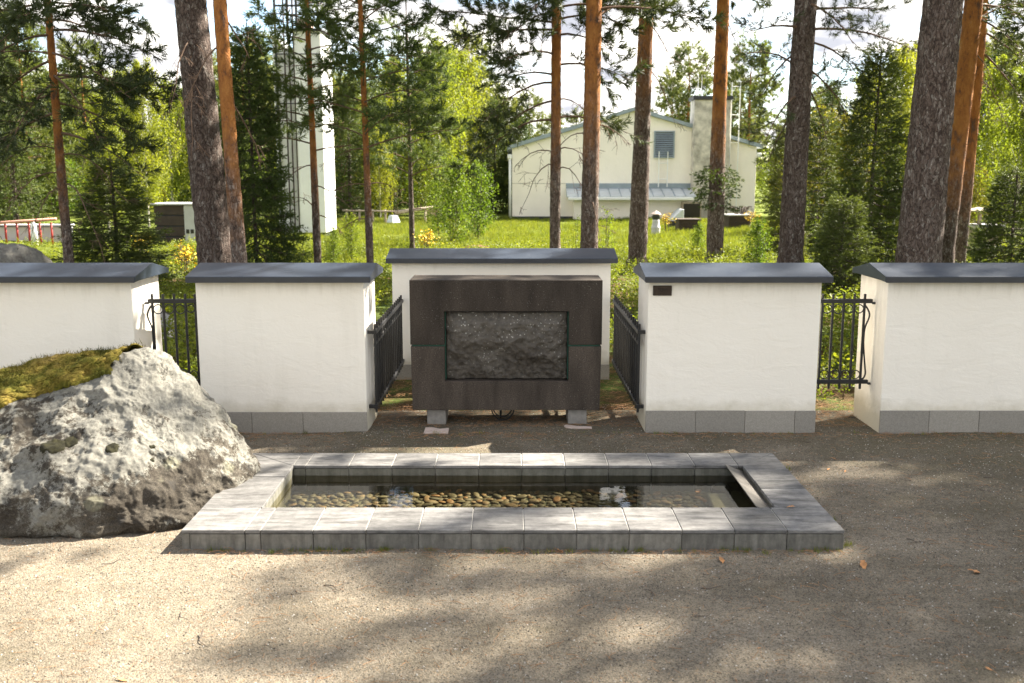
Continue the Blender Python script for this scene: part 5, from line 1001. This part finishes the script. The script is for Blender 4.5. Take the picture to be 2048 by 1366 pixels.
pine('thick dark barked pine with a slight lean behind the white wall near the boulder', 11.0, 429, 500, 383, 68, 57, 'bark_dark', crown=('pineA', .95), seed=2, n=44, rough=0.012, dead=[(405, 130, 370, 330, -.6, .1), (408, 80, 345, 235, -.7, .25)], crz=1.0)
pine('slim orange barked pine leaning against the thick dark pine', 10.6, 478, 500, 440, 29, 25, 'bark_low', crown=('pineB', .8), seed=3, n=24, rough=0.006, dead=[(445, 95, 372, 235, -.3, .2), (468, 200, 520, 330, .2, .12), (455, 30, 495, 120, .3, .05)], crz=2.0)
pine('thin reddish pine with wide dark boughs above the red railing', 13.0, 136, 480, 93, 19, 13, 'bark_low', seed=4, n=16, rough=0.006, height=10, crown=('pineB', .8),
     branches=[(95, 10, -60, 60, .5), (95, 20, 250, 40, -.5), (97, 60, 300, 110, .4), (97, 70, -50, 140, -.6), (100, 105, 260, 190, -.7, .05), (100, 120, -20, 230, .5), (103, 150, 330, 210, .3), (104, 165, 10, 300, -.6), (108, 205, 290, 300, .5), (110, 225, -40, 330, .3), (113, 265, 300, 360, -.5), (95, 0, 180, -40, 0), (95, 5, 20, -30, .3), (92, 40, 210, 90, 1.0), (92, 40, -10, 80, -1.0), (104, 150, 200, 270, -.9), (106, 190, 30, 250, .8)],
     dead=[(116, 300, -30, 370, -.4, .2), (118, 310, 260, 400, -.6, .2), (121, 345, -10, 450, -.4, .2), (124, 380, 60, 490, -.5, .25), (124, 370, 210, 520, -.7, .3)], tsc=1.15, tm=T_MID, dens=1.0, rand=(12, 2.6, 6.0, 1.0, 2.0, -.06), twl=.5)
pine('young pine with open whorls before the white bell tower', 15.0, 636, 520, 612, 15, 9, 'bark_low', seed=5, n=14, rough=0.004, height=7.2, leafm='ypine', rand=(46, 1.9, 6.9, .35, 1.1, .1), dead=[(630, 330, 560, 370, .2), (631, 370, 700, 420, -.3), (632, 420, 590, 400, .2), (633, 430, 690, 470, .2)], tsc=1.15, tm=T_MID, name='young_pine', twl=0.42)
pine('young pine with bare lower whorls beside the bell tower', 14.5, 740, 520, 720, 14, 9, 'bark_low', seed=6, n=14, rough=0.004, height=7.6, leafm='ypine', rand=(46, 1.9, 7.3, .5, 1.3, .15), dead=[(728, 300, 670, 320, .2), (733, 370, 660, 390, -.3), (734, 370, 800, 385, .2), (736, 440, 690, 460, .2)], tsc=1.15, tm=T_MID, name='young_pine', twl=0.42)
pine('small slender young pine with its tip below the clouds', 20.0, 824, 488, 812, 10, 3, 'bark_dark', seed=7, n=12, rough=0.003, height=4.3, leafm='ypine', rand=(34, 1.5, 4.25, .35, 1.05, .25), dead=[(824, 410, 780, 420, .2), (823, 420, 870, 430, .2)], tsc=1.15, tm=T_MID, name='young_pine', twl=0.38)
pine('reddish pine spreading dark boughs in front of the cream building', 15.0, 1110, 488, 1113, 21, 18, 'bark_mid', seed=8, n=18, rough=0.007, crown=('pineA', .9),
     branches=[(1112, 45, 862, 22, .3, .02), (1112, 60, 900, 78, -.6, .05), (1112, 8, 945, -20, .8), (1112, 25, 1010, 80, -1.0), (1112, 165, 950, 262, -.2, .2), (1112, 150, 985, 165, .8, .08), (1111, 240, 935, 345, .3, .22), (1112, 110, 1000, 130, -.9), (1112, 40, 1262, 50, .6), (1112, 15, 1330, 30, -.8), (1112, 130, 1255, 160, .5), (1112, 70, 1230, 100, -.6), (1111, 235, 1250, 265, .6), (1112, 0, 1060, 30, -1.2), (1112, 200, 965, 300, 1.0, .15)],
     dead=[(1110, 305, 1030, 340, -.3, .12), (1110, 330, 1040, 430, -.3, .25), (1110, 300, 1200, 340, -.4, .15), (1110, 340, 1180, 400, -.3, .2), (1111, 200, 1190, 250, .3, .15)], tsc=1.2, tm=T_MID, crz=.5)
pine('straight orange topped pine before the gable of the cream building', 14.0, 1178, 488, 1188, 34, 30, 'bark_mid', seed=9, n=26, rough=0.007, crown=('pineB', 1.0), branches=[(1187, 20, 1420, 40, -.5), (1187, 40, 1290, 10, .9)], dead=[(1185, 250, 1260, 300, -.2, .1), (1184, 270, 1110, 300, -.3, .1), (1180, 380, 1195, 470, -.5, .0)], tsc=1.2, tm=T_MID, crz=2.2)
pine('brown pine rooted beside the plaque wall cap before the louvred vent', 17.0, 1274, 515, 1294, 35, 27, 'bark_high', seed=10, n=26, rough=0.008, crown=('pineA', .9), dead=[(1292, 40, 1340, 120, -.4, .05), (1290, 80, 1250, 200, -.4, .1), (1288, 130, 1360, 250, .3, .15), (1290, 20, 1240, -10, .3)], branches=[(1293, 10, 1400, -20, .6)], tsc=1.2, tm=T_MID, crz=3.3)
pine('orange topped pine with spruce shoots around its middle before the chimney', 17.5, 1428, 515, 1447, 31, 24, 'bark_mid', seed=11, n=24, rough=0.008, crown=('pineB', .9), dead=[(1446, 20, 1470, 120, .2, .05), (1440, 100, 1400, 170, .2)], branches=[(1447, 5, 1520, 0, .5)], tsc=1.2, tm=T_MID, crz=.2)
pine('grey brown pine with drooping open boughs between the dark spruce and building', 13.0, 1581, 515, 1612, 48, 41, 'bark_grey', seed=12, n=32, rough=0.009, crown=('pineA', 1.0),
     branches=[(1608, 55, 1500, 62, -.4, .04), (1606, 100, 1515, 190, .4, .1), (1605, 140, 1490, 110, .8), (1602, 190, 1515, 290, -.5, .12), (1600, 210, 1540, 330, .3, .1), (1612, 20, 1760, 30, .5, .05), (1610, 60, 1835, 110, -.5, .12), (1608, 85, 1740, 170, .7, .15), (1612, 5, 1700, 90, -.8, .1), (1606, 130, 1700, 240, .5, .1), (1612, 0, 1810, -10, .9), (1606, 150, 1650, 280, 1.0)], tsc=1.0, tm=T_NEAR, crz=4.0, dens=.8)
pine('massive grey barked pine standing close behind the long white wall', 10.0, 1841, 500, 1886, 84, 70, 'bark_grey', seed=13, n=52, rough=0.011, crown=('pineB', 1.0), crz=5.0)
pine('bright orange pine close behind the massive grey pine', 14.0, 1892, 495, 1946, 36, 33, 'bark_low', seed=14, n=26, rough=0.006, crown=('pineA', .9), dead=[(1945, 30, 2040, 120, -.4, .1), (1940, 90, 1990, 180, .2)], branches=[(1948, 10, 2080, 60, .4), (1946, 30, 2070, 140, -.5), (1944, 50, 2060, 10, .3)], tsc=1.1, tm=T_MID, crz=1.4)
pine('slimmer orange pine pressed behind the bright orange pine', 15.5, 1922, 495, 1966, 22, 20, 'bark_low', seed=15, n=20, rough=0.006, crown=('pineB', .8), branches=[(1966, 20, 2100, 30, .5), (1964, 60, 2090, 180, .3), (1960, 100, 2060, 230, -.3)], dead=[(1955, 150, 2020, 260, -.3, .1)], tsc=1.1, tm=T_MID, crz=2.9)
# ---- pines at the edges of the yard, whose crowns shade it
for i, (x, y, k, s_, rz) in enumerate(OFF):
    tree('pine_tree', 'tree', 'tall pine at the edge of the yard shading the gravel', 'pines shading the yard', k, (x, y, 0), rz, s_, (12.5, 0.15), 'bark_mid')

# ---- spruces, birches, bushes placed from the photograph
def at(x, Y): return (A(x, 400, Y)[0], Y, 0)
def plant(name, cat, label, crown, x, Y, h, h0, rz=0.0, tr=None, trm=None, wz=1.0, group=None):
    sc = h / h0; e = tree(name, cat, label, group, crown, at(x, Y), rz, sc * wz, tr, trm, 1.0 / wz); return e
def hz_(y, Y): return A(1024, y, Y)[2]
plant('spruce_tree', 'tree', 'dark young spruce with sweeping branches beside the brown enclosure', 'sprA', 225, 14.0, 1.85, 5.2, 0.3, (5.0, .05), 'bark_dark', 1.9)
plant('spruce_tree', 'tree', 'dark spruce standing just past the slim orange pine', 'sprA', 508, 14.0, 3.6, 5.2, 1.3, (5.0, .05), 'bark_dark', 0.8)
plant('spruce_tree', 'tree', 'slim dark spruce with a bare leader between grey brown and massive pines', 'sprA', 1745, 13.5, hz_(85, 13.5), 5.2, 2.3, (5.0, .05), 'bark_dark', 0.92)
plant('spruce_tree', 'tree', 'small dense spruce standing past the orange pines', 'sprB', 2030, 13.0, hz_(330, 13), 3.0, 0.5, (2.8, .035), 'bark_dark', 1.15)
plant('spruce_tree', 'tree', 'low spruce under the massive grey pine by the wall', 'sprB', 1690, 12.0, 1.35, 3.0, 1.5, (2.8, .035), 'bark_dark', 1.2)
plant('juniper', 'shrub', 'broad olive juniper beside the grey brown pine', 'jun', 1572, 18.0, hz_(250, 18), 2.6, 0.0, None, None, 0.85)
plant('juniper', 'shrub', 'narrow dark juniper behind the grey brown pine', 'jun', 1634, 19.0, hz_(225, 19), 2.6, 1.0)
# spruce shoots growing round the chimney pine
gk = Grow(77); pb = A(1432, 380, 17.4)
for i in range(20):
    a_ = i * 2.4; z = pb[2] + (i / 20 - .45) * 0.75; l_ = 0.36 * (1 - 0.5 * abs(i / 10 - 1)); gk.branch((0, 0, z), (math.cos(a_) * l_, math.sin(a_) * l_, z + 0.16 * l_), .03, .008, .2, True, .09, .2, .07, 1.0, .2, .03, .35)
ep = empty('spruce_sapling', (pb[0], 17.36, 0), 'tuft of drooping spruce shoots in front of the chimney pine', 'shrub'); link('crown', gk.leaves(T_SPR).mesh('crown', M['spruce']), ep); gk.tube([(0, 0, -0.1), (0.0, 0, pb[2] + .3)], .02, .01, 8); link('stem', gk.limb.mesh('stem', M['twig'], True), ep)
BIR = [(215, 27, 190, 'birchB'), (295, 30, 120, 'birchA'), (345, 34, 165, 'birchB'), (255, 40, 140, 'birchA'), (385, 38, 200, 'birchA'), (880, 34, 78, 'birchA'), (922, 40, 105, 'birchB'), (790, 40, 120, 'birchB'), (850, 46, 110, 'birchA'), (700, 44, 150, 'birchA'), (760, 36, 260, 'birchB'), (1790, 28, 90, 'birchA'), (1725, 38, 150, 'birchB'), (1840, 34, 160, 'birchA'), (2035, 22, 140, 'birchB'), (1990, 30, 110, 'birchA'), (2080, 27, 60, 'birchA')]
BL = ['pale green birch seen between the reddish pine and the thick dark pine', 'weeping yellow green birch behind the slender young pine', 'tall birch behind the slim spruce with bare leader', 'light green birch hanging over the slab table']
for i, (x, Y, yt, k) in enumerate(BIR):
    j = 0 if x < 400 else (1 if x < 1000 else (2 if x < 1900 else 3)); h0 = 8.5 if k == 'birchA' else 7.5
    plant('birch_tree', 'tree', BL[j], k, x, Y, hz_(yt, Y), h0, i * 1.3, (h0 * .95, .07), 'birchbark', 0.85, ['birches by the reddish pine', 'birches behind the young pine', 'birches behind the slim spruce', 'birches over the slab table'][j])
for i, (x, Y, h, k, lb) in enumerate([(905, 22, 2.15, 'bushB', 'slender green rowan bush with arching stems left of the building'.replace(' left of', ' beside')), (955, 24, 2.1, 'bushB', 'dense green shrub against the corner of the cream building'), (1212, 18.5, 1.0, 'sap', 'small leafy sapling right at the foot of the orange topped pine'.replace(' right', '')), (1152, 21, .75, 'sap', 'thin dark sapling between two reddish trunks'), (1395, 19, .7, 'bushA', 'low yellow green bush beside the chimney pine foot'), (1520, 15, .95, 'bushA', 'leafy bush below the olive juniper'), (880, 25, 1.5, 'bushA', 'light shrub behind the slender young pine stem'), (700, 18, .9, 'bushA', 'green bush at the foot of the bell tower'), (660, 17, .7, 'bushA', 'shaded bush in front of the bell tower base'), (250, 19, .8, 'bushA', 'sunlit bush behind the low dark spruce'), (170, 18, .7, 'bushA', 'bright bush beside the red railing'), (1960, 17, .7, 'bushA', 'bright green bush beside the slab table'), (1610, 20, 1.2, 'bushB', 'tangled green shrub behind the grey brown pine')]):
    plant('shrub', 'shrub', lb, k, x, Y, h, {'bushB': 3.0, 'bushA': 2.4, 'sap': 1.3}[k], i * 1.7, None, None, 0.8)
plant('shrub', 'shrub', 'large bright yellow green maple bush behind the narrow juniper', 'ybush', 1670, 27, hz_(215, 27), 4.2, 0, None, None, 1.0)
plant('shrub', 'shrub', 'yellow green bush past the orange pines', 'ybush', 1950, 27, hz_(330, 27), 4.2, 2, None, None, .9)
for i, (x, Y, lb) in enumerate([(848, 19, 'yellow flowering clump behind the central wall'), (355, 15, 'yellow flowers beside the thick dark pine'), (1505, 28, 'yellow flowers by the dark lidded bin'), (280, 18, 'yellow flowers glowing behind the low spruce'), (1337, 27, 'yellow flowers next to the vent pipe')]):
    plant('flower_clump', 'flowers', lb, 'floww', x, Y, 0.55, 0.6, i)
# ---- the wood behind
FOREST = []
fr2 = np.random.default_rng(31)
REG = [(300, 'beyond the red railing'), (560, 'behind the thick dark pine'), (720, 'behind the white bell tower'), (1000, 'beyond the wooden rail fence'), (1545, 'rising behind the cream building'), (1800, 'behind the narrow juniper'), (9999, 'behind the slab table')]
def region(x): return next(r for m_x, r in REG if x < m_x)
def put(k, x, Y, yt):
    h0 = {'fpineA': 11, 'fpineB': 10, 'fpineC': 11.5, 'fspr': 9.0, 'fspr2': 7.0}[k]; h = max(2.5, hz_(yt, Y)); sp_ = k.startswith('fspr')
    tree('spruce_tree' if sp_ else 'pine_tree', 'tree', ('distant dark spruce in the wood ' if sp_ else 'distant pine in the wood ') + region(x), ('spruces ' if sp_ else 'pines ') + region(x), k, at(x, Y), fr2.uniform(0, 6.28), h / h0 * 1.0, (h0 * .93, .13), 'bark_dark' if sp_ else 'bark_mid', 1.0)
TOPS = [(-80, -60), (40, 60), (150, 150), (230, 130), (330, 190), (420, 120), (520, 60), (600, 90), (700, 120), (780, 140), (850, 160), (935, 120), (1000, 200), (1060, 190), (1130, 235), (1250, 260), (1340, 230), (1420, 260), (1530, 240), (1620, 190), (1700, 170), (1790, 190), (1880, 100), (1980, 80), (2080, 60), (2160, 30)]
ks = ['fpineA', 'fspr', 'fpineB', 'fpineC', 'fspr2']
for lay, (Y, off) in enumerate(((44, 0), (56, 45), (72, 20))):
    for x in range(-140 + off, 2240, 92 if lay < 2 else 80):
        xx = x + fr2.uniform(-25, 25)
        if lay == 0 and 980 < xx < 1560: continue
        yt = np.interp(xx, [t[0] for t in TOPS], [t[1] for t in TOPS]) + fr2.uniform(-15, 60) + (0 if lay else 20); put(ks[int(fr2.integers(0, 5))], xx, Y + fr2.uniform(-4, 4), yt)
for k, x, Y, yt in (('fpineA', 1372, 52, 100), ('fpineC', 1340, 56, 150), ('fpineB', 1492, 50, 95), ('fpineA', 1475, 58, 160), ('fpineB', 940, 50, 75), ('fpineA', 985, 54, 190), ('fspr', 1655, 50, 165), ('fpineB', 60, 34, 40), ('fspr', 30, 30, 120), ('fpineB', 180, 38, 90), ('fspr', 700, 36, 170), ('fspr2', 760, 38, 200), ('fspr', 990, 40, 200), ('fspr2', 1040, 44, 230), ('fspr', 1880, 30, 60), ('fspr', 2010, 32, 120), ('fpineB', 1850, 36, 90), ('fspr2', 470, 30, 200), ('fspr', 420, 34, 150)): put(k, x, Y, yt)
for i, x in enumerate(range(-120, 2200, 48)):
    if 985 < x < 1545: continue
    Y = 38 + fr2.uniform(-3, 7); plant('shrub', 'shrub', ('green shrub at the edge of the wood ' if i % 3 else 'yellow green shrub at the edge of the wood ') + region(x), 'bushB' if i % 3 else 'ybush', x, Y, fr2.uniform(1.6, 3.4), 3.0 if i % 3 else 4.2, i, None, None, 1.5, ('green' if i % 3 else 'yellow green') + ' shrubs ' + region(x))

# ================================================================== UNDERGROWTH AND LAWN
def sprig(seed, h=0.26, nl=46, ls=0.030):
    gk = Grow(seed); r = gk.r
    for s_ in range(6):
        a_ = r.uniform(0, 6.28); t = np.linspace(0, 1, 5); top = np.array([math.cos(a_) * r.uniform(.04, .15), math.sin(a_) * r.uniform(.04, .15), h * r.uniform(.6, 1)]); P = top * t[:, None]; gk.tube(P, .0022, .001, 3)
        for k in range(nl // 6):
            q_ = r.uniform(.3, 1.05); gk.tuft(top * q_ + r.normal(0, .018, 3), np.array([r.normal(), r.normal(), r.normal(.2, .5)]), ls * r.uniform(.7, 1.2))
    return gk.leaves(LEAFT).mesh('sprig', M['berry'])
SPR = [sprig(40 + i) for i in range(5)]
def area(n, x0, x1, y0, y1, keep=None):
    P = np.stack([rng.uniform(x0, x1, n), rng.uniform(y0, y1, n)], 1)
    if keep is not None: P = P[keep(P[:, 0], P[:, 1])]
    return np.array([(x, y, ground_z(x, y) - 0.01) for x, y in P])
def open_(x, y):
    nz = np.array([noise.noise(Vector((a_ * .55, b__ * .55, 3))) for a_, b__ in zip(x, y)]); inw = (x > -1.2) & (x < 1.05) & (y < 8.4); near = (y < 7.05 + 0.12 * np.sin(x * 5)); return ~inw & ~near & (nz > -0.22)
gn_scatter('undergrowth', np.concatenate([area(5200, -7, 7, 6.8, 13, open_), area(4200, -11, 11, 13, 21, open_)]), SPR, 0.6, 1.35, 0.15, 'bright green bilberry undergrowth between the trees', 'undergrowth', 7)
def tuftg(seed):
    r = np.random.default_rng(seed); V, F = [], []
    for i in range(22):
        a_ = r.uniform(0, 6.28); b = np.array([r.normal(0, .06), r.normal(0, .06), 0]); d = np.array([math.cos(a_) * .35, math.sin(a_) * .35, 1]) * r.uniform(.07, .16); s_ = np.array([-math.sin(a_), math.cos(a_), 0]) * .006; k = len(V); V += [b - s_, b + s_, b + d]; F.append((k, k + 1, k + 2))
    return np_mesh('grass_tuft', np.array(V), np.array(F), M['grass'])
gn_scatter('grass', area(19000, -9, 13, 16.5, 36, lambda x, y: ~((x > X0) & (x < X1) & (y > BY - .8))), [tuftg(60 + i) for i in range(4)], 0.45, 1.15, 0.15, 'sunlit lawn grass before the cream building', 'grass', 8)

wd_ = np.concatenate([np.stack([rng.uniform(PX0 + .1, PX1, 70), PY0 - 0.012 - np.abs(rng.normal(0, .012, 70)), np.zeros(70)], 1), np.stack([rng.uniform(-2, 4, 60), 6.03 - np.abs(rng.normal(0, .015, 60)), np.zeros(60)], 1), np.stack([PX1 + .012 + np.abs(rng.normal(0, .03, 40)), rng.uniform(PY0, PY1, 40), np.zeros(40)], 1)])
gn_scatter('weeds', wd_, [tuftg(80 + i) for i in range(3)], 0.08, 0.22, 0.3, 'tiny green weeds along the pool rim and wall foot', 'weeds', 9)
